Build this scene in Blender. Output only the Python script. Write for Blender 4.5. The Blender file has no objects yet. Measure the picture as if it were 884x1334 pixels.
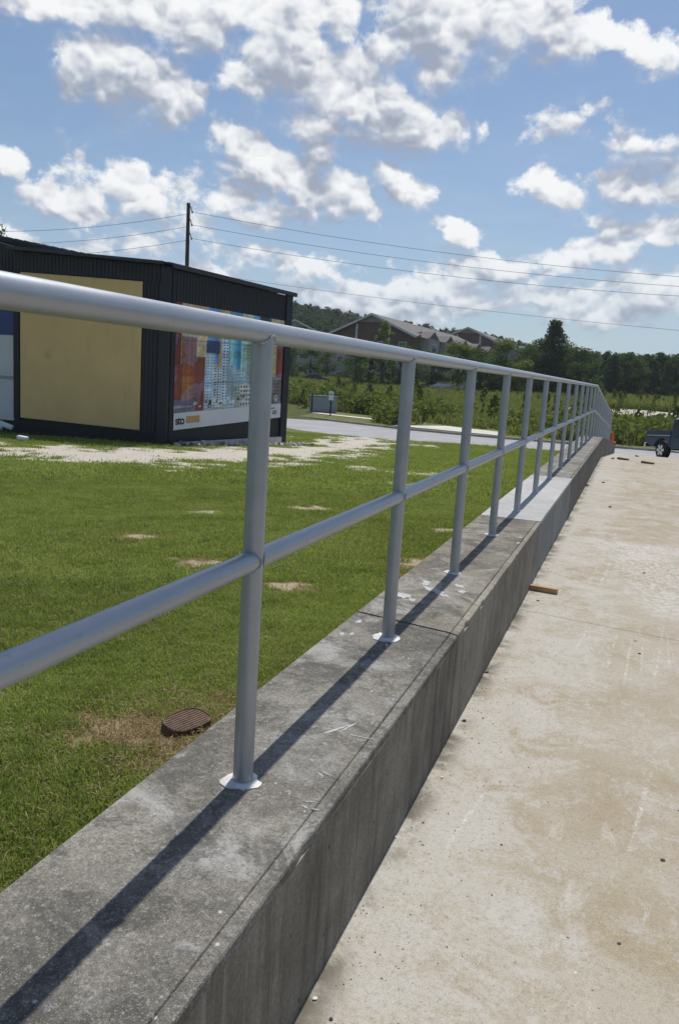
import bpy, bmesh, math, random
import numpy as np
from mathutils import Vector, Matrix, Euler
rnd = random.Random(7)
nrg = np.random.default_rng(11)
scene = bpy.context.scene
COL = scene.collection

# ------------------------------------------------------------------ camera
CZ = 2.45
RM = np.array([[0.93261653, 0.11502611, -0.34204591],
               [0.35522881, -0.12569989, 0.92628939],
               [0.06355233, -0.98537736, -0.15809038]])      # camera axes (right, down, forward) in the world
cd = bpy.data.cameras.new('camera')
cam = bpy.data.objects.new('camera', cd)
COL.objects.link(cam)
M = Matrix.Identity(4)
for i in range(3):
    M[i][0] = RM[i, 0]; M[i][1] = -RM[i, 1]; M[i][2] = -RM[i, 2]
M[0][3], M[1][3], M[2][3] = 0, 0, CZ
cam.matrix_world = M
cd.sensor_fit = 'VERTICAL'; cd.sensor_height = 36.0
cd.lens = 1000 / 1334 * 36.0
cd.clip_start = 0.05; cd.clip_end = 6000
scene.camera = cam

SUN_EL, SUN_AZ = 64.0, -1.0       # degrees; azimuth measured from +Y towards +X
scene.view_settings.view_transform = 'Standard'
scene.view_settings.look = 'None'
scene.view_settings.exposure = 0.06
scene.view_settings.gamma = 1.0
scene.cycles.max_bounces = 5; scene.cycles.diffuse_bounces = 2; scene.cycles.glossy_bounces = 2; scene.cycles.transmission_bounces = 3; scene.cycles.transparent_max_bounces = 4

def direction(px, py):
    d = RM @ np.array([(px - 442) / 1000, (py - 667) / 1000, 1.0])
    return Vector(d / np.linalg.norm(d))

# ------------------------------------------------------------------ sun
sd = bpy.data.lights.new('sun', 'SUN')
sun = bpy.data.objects.new('sun', sd)
COL.objects.link(sun)
sd.energy = 4.1; sd.angle = math.radians(0.53); sd.color = (1.0, 0.955, 0.89)
sv = Vector((math.sin(math.radians(SUN_AZ)) * math.cos(math.radians(SUN_EL)),
             math.cos(math.radians(SUN_AZ)) * math.cos(math.radians(SUN_EL)),
             math.sin(math.radians(SUN_EL))))
sun.rotation_euler = sv.to_track_quat('Z', 'Y').to_euler()
sun.location = (0, 0, 60)

# ------------------------------------------------------------------ world sky with clouds
world = bpy.data.worlds.new("World"); scene.world = world; world.use_nodes = True
wt = world.node_tree; wt.nodes.clear()
def nd(tree, typ, **kw):
    n = tree.nodes.new(typ)
    for k, v in kw.items():
        if k == 'inp':
            for kk, vv in v.items():
                if hasattr(vv, 'links') or isinstance(vv, bpy.types.NodeSocket):
                    tree.links.new(vv, n.inputs[kk])
                else:
                    n.inputs[kk].default_value = vv
        else:
            setattr(n, k, v)
    return n
def mth(tree, op, a, b=None, c=None, clamp=False):
    n = tree.nodes.new('ShaderNodeMath'); n.operation = op; n.use_clamp = clamp
    for i, v in enumerate((a, b, c)):
        if v is None: continue
        if isinstance(v, bpy.types.NodeSocket): tree.links.new(v, n.inputs[i])
        else: n.inputs[i].default_value = v
    return n.outputs[0]
def vmth(tree, op, a, b=None, s=None):
    n = tree.nodes.new('ShaderNodeVectorMath'); n.operation = op
    for i, v in enumerate((a, b)):
        if v is None: continue
        if isinstance(v, bpy.types.NodeSocket): tree.links.new(v, n.inputs[i])
        else: n.inputs[i].default_value = v
    if s is not None: n.inputs['Scale'].default_value = s
    return n.outputs['Value'] if op in ('LENGTH', 'DOT_PRODUCT') else n.outputs[0]
def smooth(tree, v, a, b, lo=0.0, hi=1.0, kind='SMOOTHSTEP'):
    n = tree.nodes.new('ShaderNodeMapRange'); n.interpolation_type = kind
    tree.links.new(v, n.inputs[0])
    for i, x in zip((1, 2, 3, 4), (a, b, lo, hi)):
        if isinstance(x, bpy.types.NodeSocket): tree.links.new(x, n.inputs[i])
        else: n.inputs[i].default_value = x
    return n.outputs[0]
def mixc(tree, f, a, b, mode='MIX'):
    n = tree.nodes.new('ShaderNodeMix'); n.data_type = 'RGBA'; n.blend_type = mode
    for idx, v in ((0, f), (6, a), (7, b)):
        if isinstance(v, bpy.types.NodeSocket): tree.links.new(v, n.inputs[idx])
        elif idx == 0: n.inputs[0].default_value = v
        else: n.inputs[idx].default_value = (*v, 1) if len(v) == 3 else v
    return n.outputs[2]
def noise(tree, vec, scale, detail=4, rough=0.55, dist=0.0, lac=2.0):
    n = tree.nodes.new('ShaderNodeTexNoise')
    if vec is not None: tree.links.new(vec, n.inputs['Vector'])
    n.inputs['Scale'].default_value = scale; n.inputs['Detail'].default_value = detail
    n.inputs['Roughness'].default_value = rough; n.inputs['Distortion'].default_value = dist
    n.inputs['Lacunarity'].default_value = lac
    return n.outputs[0]

CLOUDS = [  # centre x, y, radius x, radius y, tilt (deg), weight
    (120, 88, 64, 50, 5, 1.15), (172, 98, 72, 54, 10, 1.2), (220, 130, 52, 32, 20, 1.1), (95, 108, 40, 36, 0, 1), (150, 128, 74, 32, 8, 1.1),
    (60, -5, 150, 28, 8, 1), (190, 18, 110, 34, 12, 1), (262, 32, 100, 46, 12, 1), (330, 14, 66, 40, 10, 1), (235, 60, 50, 16, 10, .8),
    (330, 112, 58, 34, 20, 1), (395, 95, 78, 62, 35, 1.1), (385, 45, 48, 56, 20, 1), (355, 75, 60, 50, 20, 1), (470, 95, 60, 40, 30, .8), (620, 45, 70, 50, 0, .9), (470, 140, 105, 44, 22, 1.15), (545, 162, 78, 32, 12, 1), (430, 165, 90, 26, 8, .9), (585,165,34,20,0,.9),
    (430, 12, 34, 30, 0, .9), (500, 50, 44, 40, 20, .9), (560, 30, 80, 60, 30, 1.1), (580, 85, 60, 34, 20, 1), (640, 20, 80, 50, 10, 1.1), (700, 30, 62, 42, 10, 1.05),
    (740, 58, 70, 28, 10, .85), (800, 50, 90, 22, 8, .8), (850, 72, 80, 24, 12, .85), (700, 72, 100, 14, 4, .62), (860, 100, 30, 12, 0, .7),
    (8, 205, 42, 22, 25, .85), (80, 257, 58, 26, 12, 1), (178, 258, 58, 32, 22, .95), (120, 280, 90, 16, 5, .7),
    (25, 310, 50, 18, 0, .8), (110, 312, 60, 16, 0, .75), (190, 325, 60, 18, 0, .65), (280, 345, 60, 18, 0, .75),
    (305, 258, 50, 20, 10, .95), (335, 215, 70, 24, 28, .9), (380, 240, 66, 34, 20, 1), (425, 200, 32, 24, 10, .95), (440, 262, 52, 32, 25, .95), (335, 285, 60, 20, 10, .7), (470, 275, 30, 16, 20, .7), (320, 235, 50, 16, 20, .7), (385, 275, 60, 18, 10, .7),
    (520, 240, 48, 27, 30, .95), (595, 306, 46, 13, 12, .85), (410, 345, 60, 16, 0, .7),
    (720, 250, 56, 20, 12, .78), (820, 238, 74, 20, 4, .8), (880, 250, 40, 26, 0, .85), (790, 285, 110, 20, 12, .5),
    (858, 302, 46, 24, 0, 1), (790, 325, 70, 24, 0, .85), (740, 340, 60, 20, 0, .85), (650, 350, 90, 20, 0, .85), (560, 372, 80, 22, 0, .8), (700, 385, 130, 20, 0, .75),
    (850, 385, 90, 40, 0, .8), (480, 382, 60, 18, 0, .8), (610, 395, 110, 18, 0, .7), (780, 410, 120, 22, 0, .75), (400, 375, 50, 16, 0, .6), (340, 330, 50, 14, 0, .55),
]
gt = bpy.data.node_groups.new('cloud_cover', 'ShaderNodeTree')
gt.interface.new_socket('Vector', in_out='INPUT', socket_type='NodeSocketVector')
gt.interface.new_socket('Cover', in_out='OUTPUT', socket_type='NodeSocketFloat')
gi = gt.nodes.new('NodeGroupInput'); go = gt.nodes.new('NodeGroupOutput')
vin = gi.outputs[0]
def cl_noise_offset():
    a = gt.nodes.new('ShaderNodeTexNoise'); gt.links.new(vin, a.inputs['Vector'])
    a.inputs['Scale'].default_value = 11; a.inputs['Detail'].default_value = 5; a.inputs['Roughness'].default_value = .6
    o = vmth(gt, 'SUBTRACT', a.outputs[1], (.5, .5, .5))
    return vmth(gt, 'SCALE', o, s=.075)
warp = vmth(gt, 'ADD', vin, cl_noise_offset())
cover = None
for (cx, cy, rx, ry, tilt, wgt) in CLOUDS:
    d = direction(cx, cy)
    e1 = (direction(cx + 20, cy + 1.3) - d).normalized()
    e1 = (e1 - d * e1.dot(d)).normalized(); e2 = e1.cross(d).normalized()   # e2 points up or down: symmetric
    t = math.radians(tilt * .75)
    a1 = e1 * math.cos(t) - e2 * math.sin(t) if e2.z > 0 else e1 * math.cos(t) + e2 * math.sin(t)
    a2 = a1.cross(d).normalized()
    R3 = Matrix((a1, a2, a1.cross(a2))).transposed()
    mp = gt.nodes.new('ShaderNodeMapping'); mp.vector_type = 'TEXTURE'
    src = warp
    if cover is not None:            # chained, so that the nodes are evaluated one after the other
        ma = gt.nodes.new('ShaderNodeVectorMath'); ma.operation = 'MULTIPLY_ADD'
        gt.links.new(cover, ma.inputs[0]); ma.inputs[1].default_value = (1e-9, 1e-9, 1e-9); gt.links.new(warp, ma.inputs[2])
        src = ma.outputs[0]
    gt.links.new(src, mp.inputs[0])
    mp.inputs['Location'].default_value = d
    mp.inputs['Rotation'].default_value = R3.to_euler()
    k = 1.0 / math.sqrt(1 + ((cx - 442) ** 2 + (cy - 667) ** 2) / 1e6)
    mp.inputs['Scale'].default_value = (rx / 1000 * k * 1.15, ry / 1000 * k * 1.42, .35)
    ln = vmth(gt, 'LENGTH', mp.outputs[0])
    v = mth(gt, 'MULTIPLY', mth(gt, 'SUBTRACT', 1.0, ln), wgt) if wgt != 1 else mth(gt, 'SUBTRACT', 1.0, ln)
    if cover is None: cover = v
    else:
        sm = mth(gt, 'SMOOTH_MAX', cover, v, 0.12); cover = sm
# the same kind of sky carries on outside the part in view
gen = smooth(gt, noise(gt, vmth(gt, 'MULTIPLY', warp, (1, 1, 1.7)), 3.1, 3, .5), .5, .72, -.3, .8, 'LINEAR')
away = smooth(gt, vmth(gt, 'DISTANCE', vin, direction(442, 240)), .62, .95, -1.2, 0.0, 'LINEAR')
cover = mth(gt, 'MAXIMUM', cover, mth(gt, 'ADD', gen, away))
gt.links.new(cover, go.inputs[0])

geo = nd(wt, 'ShaderNodeTexCoord'); dirv = vmth(wt, 'NORMALIZE', geo.outputs['Generated'])
def cover_at(v):
    g = wt.nodes.new('ShaderNodeGroup'); g.node_tree = gt; wt.links.new(v, g.inputs[0]); return g.outputs[0]
sky = nd(wt, 'ShaderNodeTexSky', sky_type='NISHITA', sun_disc=False)
sky.sun_elevation = math.radians(SUN_EL); sky.sun_rotation = math.radians(SUN_AZ)
sky.air_density = 1.1; sky.dust_density = 1.0; sky.ozone_density = 2.0
up_off = Vector((0, .012, .03))
c0 = cover_at(dirv)
c1 = cover_at(vmth(wt, 'ADD', dirv, tuple(up_off)))
pz = vmth(wt, 'MULTIPLY', dirv, (1, 1, 1.25))
wn = nd(wt, 'ShaderNodeTexNoise', inp={'Vector': pz, 'Scale': 14.0, 'Detail': 2.0})
pw = vmth(wt, 'ADD', pz, vmth(wt, 'SCALE', vmth(wt, 'SUBTRACT', wn.outputs[1], (.5, .5, .5)), s=.035))
def puffs(v, scale, detail):
    n = wt.nodes.new('ShaderNodeTexVoronoi'); n.feature = 'F1'; n.normalize = False
    wt.links.new(v, n.inputs['Vector']); n.inputs['Scale'].default_value = scale; n.inputs['Detail'].default_value = detail
    n.inputs['Roughness'].default_value = .52; n.inputs['Lacunarity'].default_value = 2.2
    return n.outputs['Distance']
v0 = puffs(pw, 20.0, 1.6)
v1 = puffs(vmth(wt, 'ADD', pw, (0, .003, .0075)), 20.0, 1.6)
n2 = noise(wt, pz, 8, 4, .55)
n5 = noise(wt, pz, 40, 6, .68)
dens = mth(wt, 'ADD', mth(wt, 'ADD', c0, .05), mth(wt, 'MULTIPLY', mth(wt, 'SUBTRACT', .62, v0), .5))
dens = mth(wt, 'ADD', dens, mth(wt, 'MULTIPLY', mth(wt, 'SUBTRACT', n5, .5), 1.05))
dens = mth(wt, 'ADD', dens, mth(wt, 'MULTIPLY', mth(wt, 'SUBTRACT', n2, .5), .6))
grad = mth(wt, 'SUBTRACT', c1, c0)                       # > 0 under the bulk of a cloud, < 0 at its top
soft = smooth(wt, grad, -.1, .35, .34, .95, 'LINEAR')    # crisp crowns, soft undersides
alpha = smooth(wt, dens, .0, soft)
thick = smooth(wt, dens, .2, 1.0, 0, 1, 'LINEAR')
shade = mth(wt, 'ADD', mth(wt, 'MULTIPLY', grad, 1.35), mth(wt, 'MULTIPLY', thick, .40))
shade = mth(wt, 'ADD', shade, mth(wt, 'MULTIPLY', mth(wt, 'SUBTRACT', n2, .5), .5))
shade = mth(wt, 'ADD', shade, mth(wt, 'MULTIPLY', mth(wt, 'SUBTRACT', v0, v1), 1.9))
shade = mth(wt, 'ADD', shade, mth(wt, 'MULTIPLY', mth(wt, 'SUBTRACT', .5, n5), .5))
sh = smooth(wt, shade, -.62, .62, 0, 1, 'LINEAR')
rp_ = nd(wt, 'ShaderNodeValToRGB', inp={0: sh}); cr_ = rp_.color_ramp
K = 1 / .10   # the background strength is 0.1
cols_ = [(0, (.90, .91, .92)), (.25, (.80, .82, .84)), (.46, (.66, .69, .74)), (.70, (.46, .50, .58)), (1, (.34, .38, .47))]
while len(cr_.elements) < len(cols_): cr_.elements.new(.5)
for e_, (p__, c__) in zip(cr_.elements, cols_): e_.position = p__; e_.color = (*c__, 1)
lit = mixc(wt, 1.0, rp_.outputs[0], (K, K, K), 'MULTIPLY')
el = nd(wt, 'ShaderNodeSeparateXYZ', inp={0: dirv}).outputs[2]
low = smooth(wt, el, .0, .36, 1, 0)
veiln = smooth(wt, noise(wt, vmth(wt, 'MULTIPLY', dirv, (1, 1, 5)), 4, 6, .6, .6), .40, .75)
veil = mth(wt, 'ADD', mth(wt, 'MULTIPLY', low, mth(wt, 'ADD', .30, mth(wt, 'MULTIPLY', veiln, .5))), mth(wt, 'MULTIPLY', veiln, .10), clamp=True)
base = mixc(wt, 1.0, sky.outputs[0], (.80, .86, .92), 'MULTIPLY')
base = mixc(wt, veil, base, (.46 * K, .57 * K, .70 * K))
fade = smooth(wt, el, .0, .22, .55, 1.0)
skyc = mixc(wt, mth(wt, 'MULTIPLY', alpha, fade), base, lit)
bg = nd(wt, 'ShaderNodeBackground', inp={0: skyc, 1: .10})
wo = nd(wt, 'ShaderNodeOutputWorld'); wt.links.new(bg.outputs[0], wo.inputs[0])
world.cycles.sampling_method = 'MANUAL'; world.cycles.sample_map_resolution = 512

# ================================================================== helpers
def tag(o, label=None, cat=None, group=None, kind=None):
    if label: o['label'] = label
    if cat: o['category'] = cat
    if group: o['group'] = group
    if kind: o['kind'] = kind
    return o
def thing(name, label, cat, loc=(0, 0, 0), rz=0.0, group=None):
    o = bpy.data.objects.new(name, None); COL.objects.link(o)
    o.location = loc; o.rotation_euler = (0, 0, rz); o.empty_display_size = .2
    return tag(o, label, cat, group)
class MB:
    """collects vertices and faces; build() links them as ONE mesh object"""
    def __init__(s): s.v = []; s.f = []
    def add(s, vs, fs):
        n = len(s.v); s.v += [tuple(p) for p in vs]; s.f += [tuple(i + n for i in f) for f in fs]; return s
    def box(s, lo, hi, mat=None):
        x0, y0, z0 = lo; x1, y1, z1 = hi
        vs = [(x0, y0, z0), (x1, y0, z0), (x1, y1, z0), (x0, y1, z0), (x0, y0, z1), (x1, y0, z1), (x1, y1, z1), (x0, y1, z1)]
        if mat is not None: vs = [tuple(mat @ Vector(p)) for p in vs]
        return s.add(vs, [(0, 3, 2, 1), (4, 5, 6, 7), (0, 1, 5, 4), (1, 2, 6, 5), (2, 3, 7, 6), (3, 0, 4, 7)])
    def hexa(s, b, t):      # four bottom points, four top points (counter-clockwise from above)
        return s.add(list(b) + list(t), [(0, 3, 2, 1), (4, 5, 6, 7), (0, 1, 5, 4), (1, 2, 6, 5), (2, 3, 7, 6), (3, 0, 4, 7)])
    def tube(s, pts, r, n=10, caps=True):
        pts = [Vector(p) for p in pts]; rs = r if isinstance(r, (list, tuple)) else [r] * len(pts)
        base = len(s.v)
        up = Vector((0, 0, 1))
        for i, p in enumerate(pts):
            d = (pts[min(i + 1, len(pts) - 1)] - pts[max(i - 1, 0)]).normalized()
            a = d.cross(up if abs(d.z) < .95 else Vector((1, 0, 0))).normalized(); b = a.cross(d)
            for k in range(n):
                t = 2 * math.pi * k / n
                s.v.append(tuple(p + (a * math.cos(t) + b * math.sin(t)) * rs[i]))
        for i in range(len(pts) - 1):
            for k in range(n):
                k2 = (k + 1) % n
                s.f.append((base + i * n + k, base + i * n + k2, base + (i + 1) * n + k2, base + (i + 1) * n + k))
        if caps:
            s.f.append(tuple(base + k for k in range(n))[::-1])
            s.f.append(tuple(base + (len(pts) - 1) * n + k for k in range(n)))
        return s
    def lathe(s, c, prof, n=20, axis='Z'):
        base = len(s.v); c = Vector(c)
        for (r, h) in prof:
            for k in range(n):
                t = 2 * math.pi * k / n
                if axis == 'Z': s.v.append(tuple(c + Vector((r * math.cos(t), r * math.sin(t), h))))
                else: s.v.append(tuple(c + Vector((r * math.cos(t), h, r * math.sin(t)))))
        for i in range(len(prof) - 1):
            for k in range(n):
                k2 = (k + 1) % n
                s.f.append((base + i * n + k, base + i * n + k2, base + (i + 1) * n + k2, base + (i + 1) * n + k))
        s.f.append(tuple(base + (len(prof) - 1) * n + k for k in range(n)))
        s.f.append(tuple(base + k for k in range(n))[::-1])
        return s
    def build(s, name, mat, parent=None, smooth=False, bevel=0.0, seg=2):
        me = bpy.data.meshes.new(name); me.from_pydata(s.v, [], s.f); me.update()
        bm = bmesh.new(); bm.from_mesh(me); bmesh.ops.recalc_face_normals(bm, faces=bm.faces)
        bm.to_mesh(me); bm.free()
        o = bpy.data.objects.new(name, me); COL.objects.link(o)
        if mat: me.materials.append(mat)
        if smooth:
            me.polygons.foreach_set('use_smooth', [True] * len(me.polygons))
            try: me.set_sharp_from_angle(angle=math.radians(40))
            except Exception: pass
        if bevel:
            b = o.modifiers.new('bevel', 'BEVEL'); b.width = bevel; b.segments = seg; b.limit_method = 'ANGLE'; b.angle_limit = math.radians(40)
        if parent: o.parent = parent
        return o
def copy_tree(o, loc=None, rz=None, sc=None, label=None, group=None):
    c = o.copy(); COL.objects.link(c)
    for ch in o.children:
        d = ch.copy(); COL.objects.link(d); d.parent = c
        for g in ch.children:
            e = g.copy(); COL.objects.link(e); e.parent = d
    if loc is not None: c.location = loc
    if rz is not None: c.rotation_euler = (0, 0, rz)
    if sc is not None: c.scale = sc
    if label: c['label'] = label
    if group: c['group'] = group
    return c

# value noise in numpy, for masks and heights
_tab = np.random.default_rng(3).random((256, 256))
def vnoise(x, y, s=1.0):
    x = np.asarray(x, float) * s; y = np.asarray(y, float) * s
    xi = np.floor(x).astype(int); yi = np.floor(y).astype(int); fx = x - xi; fy = y - yi
    fx = fx * fx * (3 - 2 * fx); fy = fy * fy * (3 - 2 * fy)
    g = lambda a, b: _tab[a & 255, b & 255]
    return (g(xi, yi) * (1 - fx) + g(xi + 1, yi) * fx) * (1 - fy) + (g(xi, yi + 1) * (1 - fx) + g(xi + 1, yi + 1) * fx) * fy
def fbm(x, y, s=1.0, o=4):
    t = 0; a = .5; n = 0
    for i in range(o):
        t = t + a * vnoise(x + 17.3 * i, y - 9.1 * i, s * 2 ** i); n += a; a *= .5
    return t / n

# ================================================================== materials
def newmat(name):
    m = bpy.data.materials.new(name); m.use_nodes = True; t = m.node_tree; t.nodes.clear()
    out = t.nodes.new('ShaderNodeOutputMaterial'); b = t.nodes.new('ShaderNodeBsdfPrincipled')
    t.links.new(b.outputs[0], out.inputs[0])
    return m, t, b
def setin(t, b, k, v):
    if isinstance(v, bpy.types.NodeSocket): t.links.new(v, b.inputs[k])
    else: b.inputs[k].default_value = (*v, 1) if isinstance(v, tuple) and len(v) == 3 else v
def bump(t, b, h, strength=.3, dist=.01):
    n = t.nodes.new('ShaderNodeBump'); n.inputs['Strength'].default_value = strength; n.inputs['Distance'].default_value = dist
    t.links.new(h, n.inputs['Height']); t.links.new(n.outputs[0], b.inputs['Normal']); return n
def plain(name, col, rough=.6, metal=0.0, var=.12, scale=6.0, bstr=0.0, bscale=60, spec=.5, coat=0.0):
    m, t, b = newmat(name)
    tc = nd(t, 'ShaderNodeTexCoord').outputs['Object']
    n = noise(t, tc, scale, 5, .6)
    f = smooth(t, n, .3, .7)
    c = mixc(t, f, tuple(x * (1 - var) for x in col), tuple(min(1, x * (1 + var)) for x in col))
    setin(t, b, 'Base Color', c); setin(t, b, 'Metallic', metal); setin(t, b, 'Specular IOR Level', spec)
    setin(t, b, 'Roughness', smooth(t, n, .3, .7, rough * .88, min(1, rough * 1.1)))
    if coat: setin(t, b, 'Coat Weight', coat)
    if bstr: bump(t, b, noise(t, tc, bscale, 4, .6), bstr, .004)
    return m
def pos(t): return nd(t, 'ShaderNodeNewGeometry').outputs['Position']
def seg_mask(t, p, a, b_, w):
    """1 on the segment a-b (xy), falling to 0 at distance w"""
    ax, ay = a; bx, by = b_
    d = Vector((bx - ax, by - ay)); L = d.length; ang = math.atan2(d.y, d.x)
    mp = t.nodes.new('ShaderNodeMapping'); mp.vector_type = 'TEXTURE'; t.links.new(p, mp.inputs[0])
    mp.inputs['Location'].default_value = ((ax + bx) / 2, (ay + by) / 2, 0); mp.inputs['Rotation'].default_value = (0, 0, ang)
    mp.inputs['Scale'].default_value = (L / 2, w, 1e6)
    s = nd(t, 'ShaderNodeSeparateXYZ', inp={0: mp.outputs[0]})
    u = smooth(t, mth(t, 'ABSOLUTE', s.outputs[0]), .75, 1.0, 1, 0); v = smooth(t, mth(t, 'ABSOLUTE', s.outputs[1]), .2, 1.0, 1, 0)
    return mth(t, 'MULTIPLY', u, v)

# galvanised / silver painted pipe
def pipe_material():
    m, t, b = newmat('silver_painted_pipe')
    p = nd(t, 'ShaderNodeTexCoord').outputs['Object']
    n = noise(t, vmth(t, 'MULTIPLY', p, (1, .35, 1)), 9, 6, .6)
    c = mixc(t, smooth(t, n, .3, .75), (.31, .335, .37), (.38, .405, .44))
    sp = noise(t, p, 140, 2, .5)
    c = mixc(t, smooth(t, sp, .70, .78, 0, .35), c, (.16, .175, .2))
    sc_ = noise(t, p, 16, 7, .75, .5)
    c = mixc(t, smooth(t, sc_, .64, .72, 0, .5), c, (.46, .48, .50))
    c = mixc(t, smooth(t, noise(t, vmth(t, 'MULTIPLY', p, (3, 3, .5)), 11, 5, .7), .60, .72, 0, .35), c, (.15, .16, .18))
    setin(t, b, 'Base Color', c); setin(t, b, 'Metallic', .5); setin(t, b, 'Roughness', smooth(t, n, .2, .8, .33, .46))
    setin(t, b, 'Specular IOR Level', .55)
    bump(t, b, noise(t, p, 220, 3, .6), .05, .002)
    return m
PIPE = pipe_material()
GROUT = plain('white_grout', (.60, .60, .57), .85, var=.18, scale=30, bstr=.5, bscale=90)

def concrete(name, light, dark, streak=0.0, speck=.5, warm=None, white=0.0, top=False):
    m, t, b = newmat(name)
    p = pos(t)
    big = noise(t, p, 1.6, 5, .6, .4); mid = noise(t, p, 8, 6, .65); fine = noise(t, p, 95, 4, .75); grit = noise(t, p, 330, 2, .6)
    c = mixc(t, smooth(t, mth(t, 'ADD', mth(t, 'MULTIPLY', big, .6), mth(t, 'MULTIPLY', mid, .4)), .38, .62), dark, light)
    if warm: c = mixc(t, smooth(t, noise(t, p, 2.3, 4, .6, .5), .48, .66, 0, .8), c, warm)
    c = mixc(t, smooth(t, fine, .32, .68, .42, 0), c, tuple(x * .30 for x in dark))
    c = mixc(t, smooth(t, fine, .60, .75, 0, .35 * speck), c, tuple(min(.8, x * 2.1) for x in light))
    c = mixc(t, smooth(t, grit, .58, .70, 0, .55 * speck), c, tuple(min(.8, x * 1.9) for x in light))
    c = mixc(t, smooth(t, grit, .40, .32, 0, .5), c, tuple(x * .35 for x in dark))
    if top:
        # lime bloom, splashes of white paint
        bl = noise(t, p, 3.4, 7, .72, .8)
        c = mixc(t, smooth(t, bl, .50, .66, 0, .70), c, (.37, .365, .35))
        c = mixc(t, smooth(t, noise(t, p, 5.5, 8, .78, .6), .49, .60, 0, .72), c, (.075, .070, .060))
        c = mixc(t, smooth(t, noise(t, p, 60, 6, .85), .54, .66, 0, .55), c, (.46, .45, .42))
        c = mixc(t, smooth(t, noise(t, p, 130, 3, .8), .36, .46, .55, 0), c, (.05, .047, .042))
        v = nd(t, 'ShaderNodeTexVoronoi', inp={'Vector': p, 'Scale': 26.0})
        sp = smooth(t, v.outputs['Distance'], .06, .13, 1, 0)
        keep = smooth(t, noise(t, p, 5, 3, .6), .52, .62)
        c = mixc(t, mth(t, 'MULTIPLY', mth(t, 'MULTIPLY', sp, keep), .75), c, (.56, .56, .53))
    if streak:
        s1 = noise(t, vmth(t, 'MULTIPLY', p, (1, 9, .9)), 2.2, 5, .6)
        s2 = noise(t, vmth(t, 'MULTIPLY', p, (1, 26, .8)), 2.0, 4, .6)
        c = mixc(t, smooth(t, s1, .45, .70, 0, streak), c, tuple(x * .40 for x in dark))
        c = mixc(t, smooth(t, s2, .57, .70, 0, .5 * streak), c, tuple(min(.8, x * 1.5) for x in light))
        # small blow holes
        v = nd(t, 'ShaderNodeTexVoronoi', inp={'Vector': vmth(t, 'MULTIPLY', p, (1, 1, .6)), 'Scale': 30.0})
        hole = mth(t, 'MULTIPLY', smooth(t, v.outputs['Distance'], .09, .15, 1, 0), smooth(t, noise(t, p, 13, 2, .5), .58, .62))
        c = mixc(t, hole, c, tuple(x * .15 for x in dark))
        s3 = noise(t, vmth(t, 'MULTIPLY', p, (1, 12, .2)), 2.0, 4, .6)
        c = mixc(t, smooth(t, s3, .60, .72, 0, .55 * streak), c, (.035, .034, .03))
    setin(t, b, 'Base Color', c); setin(t, b, 'Roughness', .9); setin(t, b, 'Specular IOR Level', .25)
    h = mth(t, 'ADD', mth(t, 'MULTIPLY', fine, .6), mth(t, 'ADD', mth(t, 'MULTIPLY', mid, 1.6), mth(t, 'MULTIPLY', grit, .35)))
    bump(t, b, h, .55, .006)
    return m
WALLTOP = concrete('weathered_wall_concrete', (.285, .268, .23), (.105, .098, .085), streak=.0, speck=1, top=True)
WALLTOP2 = concrete('weathered_wall_concrete_warm', (.31, .282, .23), (.14, .127, .10), streak=.0, speck=.8, top=True)
WALLSIDE = concrete('streaked_wall_concrete', (.31, .285, .24), (.175, .16, .13), streak=.6, speck=.4)
WALLSIDE2 = concrete('streaked_wall_concrete_brown', (.36, .33, .27), (.21, .19, .15), streak=.55, speck=.4)
NEWTOP = concrete('new_white_concrete', (.52, .52, .51), (.40, .40, .385), speck=.5)
NEWSIDE = concrete('new_grey_concrete', (.33, .33, .315), (.25, .25, .24), streak=.35, speck=.2)
FARTOP = concrete('far_wall_concrete', (.28, .265, .235), (.19, .18, .155), speck=.5, top=True)
FARSIDE = concrete('far_wall_side_concrete', (.24, .225, .195), (.155, .145, .125), streak=.6, speck=.3)

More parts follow.
